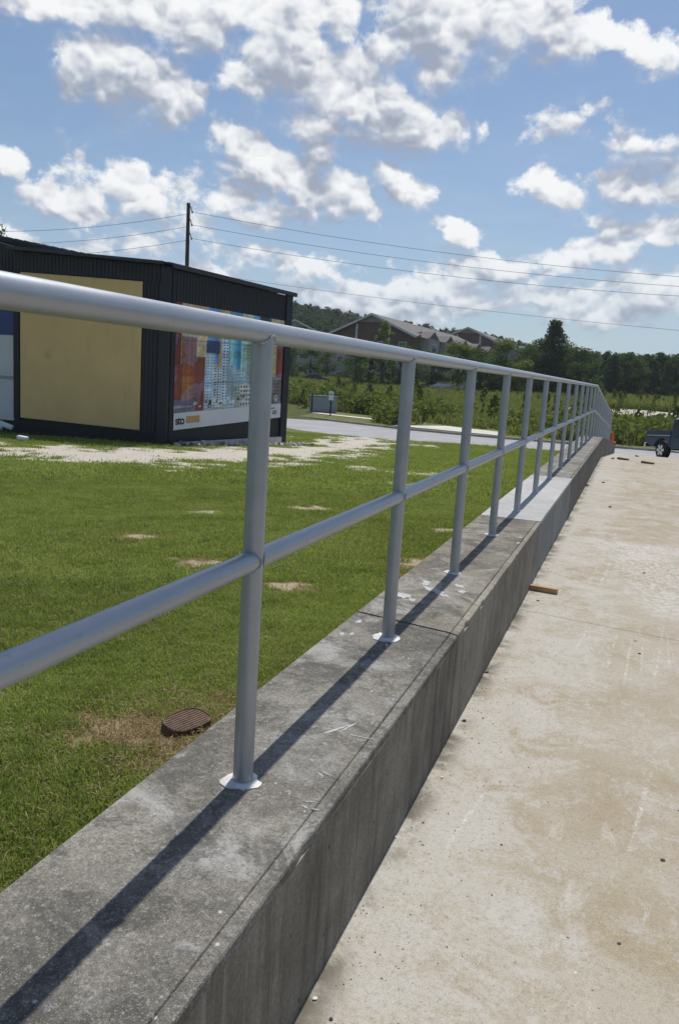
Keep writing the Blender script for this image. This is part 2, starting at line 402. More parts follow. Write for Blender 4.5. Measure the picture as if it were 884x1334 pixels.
def slab_material():
    m, t, b = newmat('tan_pavement_concrete')
    p = pos(t)
    big = noise(t, p, .9, 4, .6, .6); mid = noise(t, p, 4.5, 7, .68, .4); fine = noise(t, p, 70, 5, .75); grit = noise(t, p, 300, 2, .6)
    c = mixc(t, smooth(t, big, .36, .64), (.315, .262, .18), (.38, .345, .275))
    c = mixc(t, smooth(t, mid, .42, .66, 0, .75), c, (.375, .335, .27))
    c = mixc(t, smooth(t, noise(t, p, 2.1, 5, .7, .5), .50, .68, 0, .7), c, (.30, .245, .155))
    # pale dust near the wall and in drifts
    x = nd(t, 'ShaderNodeSeparateXYZ', inp={0: p}).outputs[0]
    y = nd(t, 'ShaderNodeSeparateXYZ', inp={0: p}).outputs[1]
    near = smooth(t, x, -.55, .15, 1, .0)
    dn = noise(t, p, 3.2, 8, .72, .9)
    dn2 = noise(t, p, 26, 6, .8, .3)
    dn3 = noise(t, vmth(t, 'MULTIPLY', vmth(t, 'ADD', p, (0, 0, 0)), (6, 1.0, 1)), 3.0, 7, .75, .6)
    c = mixc(t, smooth(t, dn3, .55, .70, 0, .55), c, (.52, .495, .45))
    dd = mth(t, 'ADD', mth(t, 'ADD', mth(t, 'MULTIPLY', dn, .65), mth(t, 'MULTIPLY', dn2, .35)), mth(t, 'MULTIPLY', near, .10))
    c = mixc(t, smooth(t, dd, .47, .62, 0, .75), c, (.46, .445, .41))
    band = seg_mask(t, p, (.1, 7.6), (.55, 5.2), .5)
    band = mth(t, 'MAXIMUM', band, seg_mask(t, p, (-.4, 7.5), (2.6, 7.7), .35))
    c = mixc(t, mth(t, 'MULTIPLY', band, smooth(t, dn2, .42, .62)), c, (.52, .51, .48))
    # scraped white lines
    lines = None
    for a, bb, w in (((.225, 3.05), (.13, 2.30), .012), ((-.33, 2.62), (-.40, 2.1), .010), ((.06, 4.75), (.02, 4.05), .012), ((.14, 4.7), (.11, 3.9), .010),
                     ((.20, 4.6), (.19, 4.1), .010), ((.30, 4.7), (.25, 4.0), .012), ((-.10, 6.9), (-.17, 5.9), .022), ((-.03, 6.9), (-.09, 5.8), .016), ((-.10, 4.8), (-.16, 4.2), .008),
                     ((.0, 2.05), (-.02, 1.93), .006), ((.34, 4.9), (.33, 4.2), .008)):
        q = seg_mask(t, p, a, bb, w); lines = q if lines is None else mth(t, 'MAXIMUM', lines, q)
    c = mixc(t, mth(t, 'MULTIPLY', mth(t, 'MULTIPLY', lines, mth(t, 'MULTIPLY', smooth(t, noise(t, p, 75, 5, .8), .42, .62), smooth(t, noise(t, p, 9, 3, .7), .38, .60))), .8), c, (.60, .59, .56))
    c = mixc(t, smooth(t, fine, .30, .55, .40, 0), c, (.19, .155, .11))
    c = mixc(t, smooth(t, noise(t, p, 45, 7, .85), .56, .70, 0, .22), c, (.56, .53, .47))
    c = mixc(t, smooth(t, grit, .55, .68, 0, .40), c, (.55, .52, .46))
    c = mixc(t, smooth(t, grit, .42, .33, 0, .45), c, (.10, .085, .065))
    # darker mottled band along the foot of the wall and small cracks
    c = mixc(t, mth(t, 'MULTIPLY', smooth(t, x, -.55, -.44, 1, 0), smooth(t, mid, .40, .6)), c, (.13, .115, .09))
    cr = nd(t, 'ShaderNodeTexNoise', inp={'Vector': p, 'Scale': 1.3, 'Detail': 5.0})
    crack = smooth(t, mth(t, 'ABSOLUTE', mth(t, 'SUBTRACT', cr.outputs[0], .5)), .0, .0014, .22, 0)
    c = mixc(t, mth(t, 'MULTIPLY', crack, smooth(t, big, .50, .60)), c, (.12, .10, .075))
    setin(t, b, 'Base Color', c); setin(t, b, 'Roughness', .92); setin(t, b, 'Specular IOR Level', .2)
    h = mth(t, 'ADD', fine, mth(t, 'ADD', mth(t, 'MULTIPLY', mid, 1.0), mth(t, 'MULTIPLY', grit, .5)))
    bump(t, b, h, .35, .003)
    return m
SLAB = slab_material()

def foliage(name, cols, trans=.25, rough=.6):
    m, t, b = newmat(name)
    g = nd(t, 'ShaderNodeNewGeometry'); rp = g.outputs['Random Per Island']
    oi = nd(t, 'ShaderNodeObjectInfo').outputs['Random']
    p = g.outputs['Position']
    n = noise(t, p, .8, 3, .6)
    c = mixc(t, rp, cols[0], cols[1])
    c = mixc(t, smooth(t, n, .35, .7), c, cols[2])
    c = mixc(t, mth(t, 'MULTIPLY', oi, .6), c, cols[3])
    setin(t, b, 'Base Color', c); setin(t, b, 'Roughness', rough); setin(t, b, 'Specular IOR Level', .12)
    tr = nd(t, 'ShaderNodeBsdfTranslucent', inp={0: mixc(t, 1.0, c, (1.25, 1.35, .6), 'MULTIPLY')})
    mx = nd(t, 'ShaderNodeMixShader', inp={0: trans, 1: b.outputs[0], 2: tr.outputs[0]})
    t.links.new(mx.outputs[0], [n for n in t.nodes if n.type == 'OUTPUT_MATERIAL'][0].inputs[0])
    return m
LAWN_G = foliage('lawn_blades', [(.11, .17, .05), (.36, .42, .145), (.23, .29, .085), (.39, .40, .19)], .40, .7)
def patch_lawn(m):
    t = m.node_tree; b = [n for n in t.nodes if n.type == 'BSDF_PRINCIPLED'][0]; old = b.inputs['Base Color'].links[0].from_socket
    p = pos(t)
    a = noise(t, p, .55, 5, .7, .8); d = noise(t, p, 3.0, 5, .75, .5); q = noise(t, vmth(t, 'MULTIPLY', p, (1, .25, 1)), 1.6, 4, .7)
    c = mixc(t, smooth(t, mth(t, 'ADD', mth(t, 'MULTIPLY', a, .6), mth(t, 'MULTIPLY', d, .4)), .40, .60), (.38, .44, .38), (1.2, 1.16, 1.05))
    c = mixc(t, 1.0, old, c, 'MULTIPLY')
    c = mixc(t, smooth(t, q, .52, .68, 0, .55), c, (.27, .27, .095))
    c = mixc(t, smooth(t, d, .58, .72, 0, .55), c, (.30, .26, .12))
    t.links.new(c, b.inputs['Base Color'])
patch_lawn(LAWN_G)
STRAW = foliage('dry_straw', [(.52, .41, .24), (.36, .27, .15), (.44, .34, .19), (.28, .21, .12)], .2)
LEAF_D = foliage('broadleaf_foliage', [(.058, .095, .030), (.115, .165, .050), (.080, .125, .038), (.10, .13, .052)], .25, .8)
LEAF_L = foliage('light_foliage', [(.085, .135, .025), (.18, .235, .055), (.13, .175, .04), (.16, .18, .06)], .3)
LEAF_P = foliage('pine_foliage', [(.055, .088, .042), (.105, .145, .068), (.075, .115, .055), (.10, .13, .068)], .2, .85)
WOODM = foliage('far_wood_foliage', [(.060, .092, .054), (.10, .135, .072), (.078, .11, .062), (.095, .12, .070)], .2, .9)
WEED = foliage('weed_foliage', [(.15, .20, .055), (.27, .30, .10), (.27, .255, .12), (.17, .19, .075)], .35, .85)
SCRUB = foliage('scrub_foliage', [(.095, .135, .036), (.20, .235, .070), (.14, .175, .052), (.18, .18, .08)], .3, .85)
BARK = plain('bark', (.09, .07, .05), .9, var=.3, scale=4, bstr=.6, bscale=20)

def ground_material(name, mode):
    m, t, b = newmat(name)
    p = pos(t)
    sand = nd(t, 'ShaderNodeAttribute', attribute_name='sand').outputs['Fac']
    n = noise(t, p, 2.2, 6, .7, .4); f = noise(t, p, 22, 5, .75); g = noise(t, p, 120, 3, .7)
    if mode == 'lawn':
        gr = mixc(t, smooth(t, n, .35, .65), (.13, .145, .045), (.19, .195, .07))
        gr = mixc(t, smooth(t, f, .45, .7, 0, .6), gr, (.12, .135, .045))
    else:
        gr = mixc(t, smooth(t, n, .35, .65), (.055, .075, .022), (.11, .12, .04))
    gr = mixc(t, smooth(t, g, .35, .55, .5, 0), gr, (.020, .028, .008))
    so = mixc(t, smooth(t, n, .35, .65), (.46, .41, .33), (.56, .52, .45))
    so = mixc(t, smooth(t, f, .40, .65, 0, .8), so, (.55, .53, .485))
    if mode == 'lawn':
        so = mixc(t, smooth(t, vmth(t, 'LENGTH', p), 11, 15, .8, 0), so, mixc(t, f, (.24, .18, .10), (.50, .42, .29)))
    so = mixc(t, smooth(t, g, .35, .55, .45, 0), so, (.22, .17, .11))
    dl = nd(t, 'ShaderNodeVectorMath', operation='DISTANCE', inp={0: p, 1: (-1.5, 2.65, 1.05)}).outputs['Value']
    so = mixc(t, smooth(t, dl, .5, 1.0, .85, 0), so, (.26, .20, .125))
    k = smooth(t, mth(t, 'ADD', sand, mth(t, 'MULTIPLY', mth(t, 'SUBTRACT', f, .5), .55)), .38, .60)
    setin(t, b, 'Base Color', mixc(t, k, gr, so)); setin(t, b, 'Roughness', .95); setin(t, b, 'Specular IOR Level', .1)
    bump(t, b, mth(t, 'ADD', f, g), .6, .03)
    return m
LAWN_M = ground_material('lawn_soil', 'lawn'); FIELD_M = ground_material('field_soil', 'field')

# ================================================================== the lie of the land
def wall_top(y):
    y = np.asarray(y, float)
    return np.where(y < 17.4, 1.4926 + .0186 * (y - 1.566), 1.4926 + .0186 * (17.4 - 1.566) - .0488 * (y - 17.4))
WX0, WX1 = -1.0, -.549            # back and front of the wall
SLAB_DROP = .435
SLAB_END = 33.4
def smoothstep(a, b, x):
    t = np.clip((x - a) / (b - a), 0, 1); return t * t * (3 - 2 * t)
def ground_z(x, y):
    x = np.asarray(x, float); y = np.asarray(y, float)
    r = np.hypot(x, y); az = np.degrees(np.arctan2(x, np.maximum(y, .01)))
    lawn = np.maximum(1.15 - .035 * r, 0.0)
    yy = np.where(y > 0, y, 0)
    lt = smoothstep(-24, -4, -az) * 0 + np.clip((-az - 3) / 14, 0, 1)       # 0 on the right, 1 on the left
    base = np.interp(r, [0, 56, 70, 100, 150, 180], [0, 0, .5, 1.7, 4.4, 5.5]) * lt + np.interp(r, [0, 50, 66, 88, 103, 150, 180], [0, 0, .1, 1.0, 2.35, 4.0, 5.0]) * (1 - lt)
    hill = np.interp(az, [-60, -25, -19, -9.8, -5, 2.5, 40], [19, 21.5, 17.5, 12.5, 7.0, 4.5, 4])
    h = np.where(r < 180, base, base + (hill - 5) * smoothstep(180, 320, r))
    fwd = smoothstep(-5, 30, y)
    return np.where(y < 30, lawn, np.maximum(lawn, h * fwd))

ROAD_FAR = [(-70, 92), (-45, 72), (-26.6, 57.6), (-20.2, 53.3), (-14.5, 50.0), (-9.3, 48.6), (-4, 48.4), (2, 48.6), (10, 48.8), (60, 50)]
ROAD_NEAR = [(-62, 78), (-38, 57), (-22.5, 45.0), (-17.5, 40.6), (-14.2, 39.2), (-10.7, 39.6), (-6.5, 41.2), (-.7, 42.0), (2, 42.0), (60, 43.5)]
def far_y(x): return np.interp(x, [p[0] for p in ROAD_FAR], [p[1] for p in ROAD_FAR])
def near_y(x): return np.interp(x, [p[0] for p in ROAD_NEAR], [p[1] for p in ROAD_NEAR])

def grid_mesh(name, xs, ys, zf, mat, sandf=None, drop=0.0, cut=None):
    X, Y = np.meshgrid(xs, ys); Z = zf(X, Y) - drop
    nx, ny = len(xs), len(ys)
    v = np.stack([X.ravel(), Y.ravel(), Z.ravel()], 1)
    i = np.arange(nx * ny).reshape(ny, nx)
    q = np.stack([i[:-1, :-1], i[:-1, 1:], i[1:, 1:], i[1:, :-1]], -1).reshape(-1, 4)
    if cut is not None:
        cx = X[:-1, :-1].ravel(); cy = Y[:-1, :-1].ravel(); q = q[~cut(cx, cy)]
    me = bpy.data.meshes.new(name); me.from_pydata(v.tolist(), [], q.tolist())
    a = me.attributes.new('sand', 'FLOAT', 'POINT')
    a.data.foreach_set('value', (sandf(X.ravel(), Y.ravel()) if sandf else np.zeros(nx * ny)).astype(np.float32))
    me.polygons.foreach_set('use_smooth', [True] * len(me.polygons)); me.materials.append(mat)
    o = bpy.data.objects.new(name, me); COL.objects.link(o); return o

PATCHES = [(-4.39, 6.25, .28, .30), (-3.27, 5.5, .32, .22), (-4.9, 8.4, .35, .45), (-1.7, 6.75, .30, .5), (-4.1, 9.8, .35, .3), (-2.3, 5.15, .18, .2), (-5.2, 18.6, 1.3, .7), (-4.2, 15.0, .6, .5),
           (-1.9, 9.3, .3, .6), (-1.60, 2.50, .30, .22), (-1.35, 2.85, .22, .30), (-6.4, 9.4, .3, .2), (-3.6, 11.6, .5, .2)]
def sand_mask(x, y):
    x = np.asarray(x, float); y = np.asarray(y, float)
    n = fbm(x, y, .9, 4); n2 = fbm(x + 40, y * .8, 2.6, 4)
    s = np.zeros_like(x); n4 = fbm(x * .8 + 3, y * 1.3, 6.5, 4)
    for (cx, cy, rx, ry) in PATCHES:
        d = np.sqrt(((x - cx) / rx) ** 2 + ((y - cy) / ry) ** 2)
        s = np.maximum(s, .92 - .62 * d + (n2 - .5) * 1.4 + (n4 - .5) * 1.9)
    # worn strip round the building and out to the road
    px = [(-21.5, 15.6, 2.2), (-15.5, 15.2, 2.9), (-11.8, 16.0, 3.4), (-10.3, 19.0, 3.1), (-10.7, 24.0, 2.6), (-11.5, 30, 2.4), (-12.3, 36, 2.8)]
    d = np.full_like(x, 99.)
    for (a, b_) in zip(px[:-1], px[1:]):
        ax, ay, aw = a; bx, by, bw = b_
        t = np.clip(((x - ax) * (bx - ax) + (y - ay) * (by - ay)) / ((bx - ax) ** 2 + (by - ay) ** 2), 0, 1)
        dd = np.hypot(x - ax - t * (bx - ax), y - ay - t * (by - ay)) / (aw + (bw - aw) * t)
        d = np.minimum(d, dd)
    left = smoothstep(-12.2, -15.5, x)
    n3 = fbm(x * 1.0 + 9, y * 1.0, 1.7, 5)
    s = np.maximum(s, 1.24 - .95 * d + (n - .5) * 1.2 + (n3 - .5) * 2.6 + (n4 - .5) * 1.0 - left * .25)
    return np.clip(s, 0, 1)
xs = np.concatenate([np.arange(-40, -15, .5), np.arange(-15, -7, .14), np.arange(-7, -1.02, .065), [-1.005]])
ys = np.concatenate([np.arange(-6, 0, .5), np.arange(0, 12, .065), np.arange(12, 30, .14), np.arange(30, 43, .4)])
lawn = grid_mesh('lawn', xs, ys, lambda X, Y: ground_z(X, Y) + .012 * (fbm(X, Y, .7, 3) - .5), LAWN_M, sand_mask,
                 cut=lambda x, y: (y > near_y(x) - .5))
tag(lawn, kind='structure')
# terrain to the horizon, a few centimetres under lawn, road and verge
def polar_ground():
    rr = np.concatenate([[0], np.geomspace(4, 50, 22), np.arange(52, 340, 4.0), np.geomspace(345, 4200, 26)])
    az = np.radians(np.concatenate([np.arange(-180, -45, 9), np.arange(-45, 12, 1.2), np.arange(12, 180, 9)]))
    R, A = np.meshgrid(rr, az, indexing='ij')
    X = R * np.sin(A); Y = R * np.cos(A)
    Z = ground_z(X, Y)
    Z = Z - .05 - .35 * (R < 52) + .5 * (fbm(X, Y, .05, 3) - .5) * smoothstep(65, 120, R) * 1.0
    Z = np.where((Y < 30), np.minimum(Z, -.25), Z)
    n, k = R.shape
    v = np.stack([X.ravel(), Y.ravel(), Z.ravel()], 1)
    i = np.arange(n * k).reshape(n, k); j = np.roll(i, -1, 1)
    q = np.stack([i[:-1], j[:-1], j[1:], i[1:]], -1).reshape(-1, 4)
    me = bpy.data.meshes.new('ground'); me.from_pydata(v.tolist(), [], q[:, ::-1].tolist())
    a = me.attributes.new('sand', 'FLOAT', 'POINT')
    x, y = X.ravel(), Y.ravel()
    sd_ = np.clip(1.5 - ((x + .3) / 12) ** 2 * 1.0 - ((y - 96) / 7) ** 2 + (fbm(x, y, .12, 3) - .5) * 1.6, 0, 1) * (y > 60)
    a.data.foreach_set('value', sd_.astype(np.float32))
    me.polygons.foreach_set('use_smooth', [True] * len(me.polygons)); me.materials.append(FIELD_M)
    o = bpy.data.objects.new('ground', me); COL.objects.link(o); return tag(o, kind='structure')
polar_ground()

# ---- road, kerb, verge, pavement
ASPH, t_, b_ = newmat('pale_worn_asphalt')
p_ = pos(t_)
n_ = noise(t_, p_, .5, 5, .6, .4); f_ = noise(t_, p_, 9, 5, .7)
c_ = mixc(t_, smooth(t_, n_, .35, .65), (.25, .25, .26), (.31, .31, .315))
c_ = mixc(t_, smooth(t_, f_, .45, .7, 0, .5), c_, (.36, .355, .35))
c_ = mixc(t_, smooth(t_, noise(t_, p_, .23, 3, .6, 1.5), .52, .56, 0, .25), c_, (.19, .19, .20))
setin(t_, b_, 'Base Color', c_); setin(t_, b_, 'Roughness', .85); bump(t_, b_, f_, .4, .01)
KERB = plain('kerb_concrete', (.33, .31, .28), .9, var=.25, scale=1.5)
WALK = plain('pale_pavement', (.52, .50, .45), .9, var=.15, scale=1)
def strip(name, pa, pb, za, zb, mat, parent=None):
    mb = MB(); n = len(pa)
    vs = [(x, y, za) for x, y in pa] + [(x, y, zb) for x, y in pb]
    mb.add(vs, [(i, i + 1, n + i + 1, n + i) for i in range(n - 1)])
    o = mb.build(name, mat, parent); return o
def resample(fn, xa, xb, n=50): return [(x, float(fn(x))) for x in np.linspace(xa, xb, n)]
RN, RF = resample(near_y, -62, 60), resample(far_y, -70, 60)
tag(strip('road', [(x, y - .6) for x, y in RN], RF, .004, .02, ASPH), kind='structure')
mb = MB()
for (a, c) in zip(RF[:-1], RF[1:]):
    mb.hexa([(a[0], a[1] - .02, -.1), (c[0], c[1] - .02, -.1), (c[0], c[1] + .15, -.1), (a[0], a[1] + .15, -.1)],
            [(a[0], a[1], .15), (c[0], c[1], .15), (c[0], c[1] + .15, .15), (a[0], a[1] + .15, .15)])
tag(mb.build('kerb', KERB), kind='structure')
vg = lambda k: [(x - k * .35 * (1 if x < -12 else 0), y + k) for x, y in RF]
verge = strip('verge', vg(.15), vg(9.5), .145, .42, LAWN_M); tag(verge, kind='structure')
sw0 = [(x, y) for x, y in vg(4.6) if x < -17.5]; sw1 = [(x, y) for x, y in vg(6.0) if x < -17.2][:len(sw0)]
tag(strip('sidewalk', sw0, sw1, .31, .345, WALK), kind='structure')
mb = MB()
pd_ = [(-15.2, 50.6), (-7.6, 49.0), (-8.2, 52.5), (-12.5, 54.5)]
mb.hexa([(x, y, .05) for x, y in pd_], [(x, y, .20 + .022 * (y - 49)) for x, y in pd_])
apron = mb.build('concrete_pad', WALK, bevel=.02); tag(apron, kind='structure')

# ================================================================== ramp pavement: slabs with joints
pav = bpy.data.objects.new('ramp_pavement', None); COL.objects.link(pav); tag(pav, kind='structure')
def sz(y): return float(wall_top(y)) - SLAB_DROP if y < SLAB_END else max(0.0, (float(wall_top(SLAB_END)) - SLAB_DROP) * (41.6 - y) / (41.6 - SLAB_END))
js = [-6, -3.0, -.6, 4.93, 7.5, 10.0, 12.5, 15.0, 17.4, 20.0, 22.7, 26, 29.7, 33.4, 37.5, 41.6]
for k, (a, c) in enumerate(zip(js[:-1], js[1:])):
    sk = .155
    g = .0016 if k > 0 else 0
    n = 1
    for (xa, xb) in ((WX1 + .004, 9.0),) if k else ((WX1 + .004, 9.0),):
        ya, yb = a + g, c - g
        mb = MB()
        xa = WX1 - .012
        P = lambda x, y: (x, y - sk * (x - WX1) * (1 if .5 < y < 16 else 0))
        bot = [P(xa, ya), P(xb, ya), P(xb, yb), P(xa, yb)]
        zz = lambda y: max(sz(y), .006)
        mb.hexa([(x, y, zz(yy) - .16) for (x, y), yy in zip(bot, (ya, ya, yb, yb))], [(x, y, zz(yy)) for (x, y), yy in zip(bot, (ya, ya, yb, yb))])
        mb.build('pavement_slab', SLAB, pav, bevel=.003)
mb = MB()      # ramp fill below the slabs
for a, c in ((-6.5, 17.4), (17.4, 33.4), (33.4, 41.5)):
    mb.hexa([(WX1 + .01, a, -.3), (8.9, a, -.3), (8.9, c, -.3), (WX1 + .01, c, -.3)],
            [(WX1 + .01, a, max(sz(a) - .03, -.15)), (8.9, a, max(sz(a) - .03, -.15)), (8.9, c, max(sz(c) - .03, -.15)), (WX1 + .01, c, max(sz(c) - .03, -.15))])
mb.build('ramp_fill', KERB, pav)

# ================================================================== retaining wall
wall = thing('retaining_wall', 'long low weathered concrete wall that carries the handrail along the ramp', 'wall')
WALL_END = 33.4
def wall_seg(y0, y1, top_m, side_m, groove, dz=0.0, dx=0.0, label=None, n=None):
    sk = .17 * .45
    zt = lambda y: float(wall_top(y)) + dz
    strip_w = .030 if groove else 0.0
    xa, xb = WX0, WX1 + dx
    # body with an inset front edge; the top is its own skin so that it can differ from the side
    mb = MB(); y0f, y1f = y0 - .0, y1 - .0
    def yy(x, y): return y - .176 * (x - WX0) / 1.0 + .0 if abs(y - 3.0) < .05 or abs(y - 3.01) < .05 else y
    cap = .03
    ys_ = np.linspace(y0, y1, n or max(2, int((y1 - y0) / .6) + 1))
    for a, c in zip(ys_[:-1], ys_[1:]):
        A0, A1, C1, C0 = (xa, yy(xa, a)), (xb, yy(xb, a)), (xb, yy(xb, c)), (xa, yy(xa, c))
        mb.hexa([(*A0, -.3), (*A1, -.3), (*C1, -.3), (*C0, -.3)], [(*A0, zt(a) - cap), (*A1, zt(a) - cap), (*C1, zt(c) - cap), (*C0, zt(c) - cap)])
    bm_ = mb
    o = bm_.build('wall_segment', side_m, wall)
    # merge the stacked boxes into one clean block
    bm = bmesh.new(); bm.from_mesh(o.data); bmesh.ops.remove_doubles(bm, verts=bm.verts, dist=1e-5)
    inner = [f for f in bm.faces if abs(f.normal.y) > .9 and y0 + .2 < f.calc_center_median().y < y1 - .2]
    bmesh.ops.delete(bm, geom=inner, context='FACES'); bmesh.ops.recalc_face_normals(bm, faces=bm.faces); bm.to_mesh(o.data); bm.free()
    if label: o['label'] = label
    mb = MB()
    xs_ = xb - strip_w - (.0018 if groove else 0)
    def cap_piece(x0, x1, lift0, lift1, seed, jag):
        ys2 = np.arange(y0 + .003, y1 - .003, .05); ys2 = np.append(ys2, y1 - .003)
        vs = []; fs = []
        r2 = random.Random(seed)
        for y in ys2:
            j0 = (fbm(y, seed, 3.0, 4) - .5) * jag; j1 = (fbm(y, seed + 9, 3.0, 4) - .5) * jag
            if r2.random() < .03: j1 -= r2.random() * jag * 1.5
            xx0 = x0 + (j0 if x0 > xa + .01 else 0); xx1 = x1 + (j1 if jag else 0)
            xx1 = min(xx1, xb + .0008)
            vs += [(xx0, yy(xx0, y), zt(y) - cap + .0005), (xx0 + .0015, yy(xx0, y), zt(y) + lift0), (xx1 - .0025, yy(xx1, y), zt(y) + lift1), (xx1, yy(xx1, y), zt(y) - .005 + lift1), (xx1, yy(xx1, y), zt(y) - cap + .0005)]
        m_ = len(ys2)
        for i in range(m_ - 1):
            for k in range(4): fs.append((i * 5 + k, i * 5 + k + 1, (i + 1) * 5 + k + 1, (i + 1) * 5 + k))
        fs.append((0, 1, 2, 3, 4)); fs.append(tuple((m_ - 1) * 5 + k for k in range(5)))
        return MB().add(vs, fs)
    tp = cap_piece(xa, xs_, 0, 0, int(y0 * 7) + 3, .002)
    tp.build('wall_cap', top_m, o)
    if groove:
        st = cap_piece(xb - strip_w, xb, -.0015, -.004, int(y0 * 7) + 50, .006)
        st.build('edge_strip', side_m if top_m is not WALLTOP else WALLTOP, o)
    return o
wall_seg(-6.0, 3.0, WALLTOP, WALLSIDE, True, label='darkest nearest length of the wall with a grooved front edge')
wall_seg(3.010, 5.80, WALLTOP2, WALLSIDE2, True, label='brownish length of the wall with splashes of white paint on top')
wall_seg(5.812, 8.90, NEWTOP, NEWSIDE, False, dx=-.004, label='new white length of the wall')
wall_seg(8.906, 17.4, FARTOP, FARSIDE, True, label='long grey brown length of the wall up to the crest')
wall_seg(17.404, WALL_END, FARTOP, FARSIDE, True, label='far end of the wall running down past the crest', n=8)

# splashes of white paint and chalk on the top of the wall, thin skins of their own
PAINT = plain('white_paint_splash', (.40, .40, .385), .8, var=.3, scale=60)
def splash(mb, x, y, rx, ry, ang, seed):
    r2 = random.Random(seed); n = 18; z = float(wall_top(y)) + .0012
    c, s = math.cos(ang), math.sin(ang)
    vs = [(x, y, z + .0008)]
    for k in range(n):
        t = 2 * math.pi * k / n; q = .55 + r2.random() * .6
        u, v = math.cos(t) * rx * q, math.sin(t) * ry * q
        X, Y = x + u * c - v * s, y + u * s + v * c
        vs.append((X, Y, float(wall_top(Y)) + .0012))
    mb.add(vs, [(0, 1 + k, 1 + (k + 1) % n) for k in range(n)])
mb = MB()
for i, (x, y, rx, ry, a) in enumerate([(-.90, 3.35, .035, .05, .4), (-.86, 3.62, .022, .06, .2), (-.80, 3.52, .03, .07, .9), (-.74, 3.46, .02, .05, 1.2), (-.70, 3.66, .025, .035, .3), (-.665, 3.56, .02, .03, .2),
                                      (-.84, 3.3, .016, .03, .5), (-.95, 2.88, .014, .03, 0), (-.92, 2.72, .012, .02, 0), (-.955, 2.70, .012, .025, .4), (-.68, 1.93, .006, .05, -.5), (-.655, 1.96, .004, .045, -.3), (-.60, 1.92, .04, .003, .1),
                                      (-.61, 1.69, .003, .018, 1.3), (-.625, 1.68, .003, .018, 1.0), (-.60, 1.555, .018, .0025, 0.3), (-.605, 1.53, .012, .0025, -.3), (-.58, 1.53, .012, .002, .2), (-.60, 5.1, .015, .02, 0), (-.59, 4.9, .012, .03, 0), (-.76, 2.66, .004, .03, .3)]):
    splash(mb, x, y, rx, ry, a, i)
for i in range(26):
    splash(mb, rnd.uniform(-.97, -.60), rnd.uniform(.5, 2.9), rnd.uniform(.001, .0032), rnd.uniform(.001, .0032), 0, 90 + i)
o = mb.build('paint_splashes', PAINT, wall); o['kind'] = 'stuff'

# ================================================================== handrail
rail = thing('handrail', 'silver painted two rail pipe handrail standing on the concrete wall', 'railing', (0, 0, 0))
RX = -.784; PR = .0245
def rail_z(y, h): return float(wall_top(y)) + h
H_TOP, H_MID = 1.07, .552
def rail_pts(h, y0, y1):
    ys_ = [y for y in np.arange(y0, 16.9, 1.2)] + [17.2, 17.4, 17.6] + [y for y in np.arange(18.4, y1, 1.2)] + [y1]
    return [(RX, y, rail_z(y, h)) for y in ys_]
RAIL_END = 32.6
tp = rail_pts(H_TOP, -2.2, RAIL_END)
tp += [(RX, RAIL_END + .06, tp[-1][2] - .02), (RX, RAIL_END + .10, tp[-1][2] - .08), (RX, RAIL_END + .10, rail_z(RAIL_END, H_MID) + .05), (RX, RAIL_END + .06, rail_z(RAIL_END, H_MID)), (RX, RAIL_END, rail_z(RAIL_END, H_MID))]
MB().tube(tp, PR, 28).build('top_rail', PIPE, rail, smooth=True)
MB().tube(rail_pts(H_MID, -2.2, RAIL_END), PR, 28).build('middle_rail', PIPE, rail, smooth=True)
post_y = [-.9, .36, 1.566, 2.75, 3.911, 5.064, 6.2, 7.41, 8.70, 10.02, 11.34, 12.68, 14.0, 15.3, 16.6] + [17.9 + 1.3 * k for k in range(12)]
def ring(mb, c, axis, r, rr, jit, n=26, m=6, squash=1.0):
    base = len(mb.v); c = Vector(c)
    ax = Vector(axis).normalized(); a = ax.orthogonal().normalized(); b = ax.cross(a)
    for i in range(n):
        t = 2 * math.pi * i / n; rad = r + rnd.uniform(-jit, jit); rq = rr * (1 + .25 * math.sin(i * 2.9))
        dirr = a * math.cos(t) + b * math.sin(t)
        for k in range(m):
            u = 2 * math.pi * k / m
            mb.v.append(tuple(c + dirr * (rad + rq * math.cos(u)) + ax * rq * math.sin(u)))
    for i in range(n):
        for k in range(m):
            i2, k2 = (i + 1) % n, (k + 1) % m
            mb.f.append((base + i * m + k, base + i2 * m + k, base + i2 * m + k2, base + i * m + k2))
post_me = grout_me = None
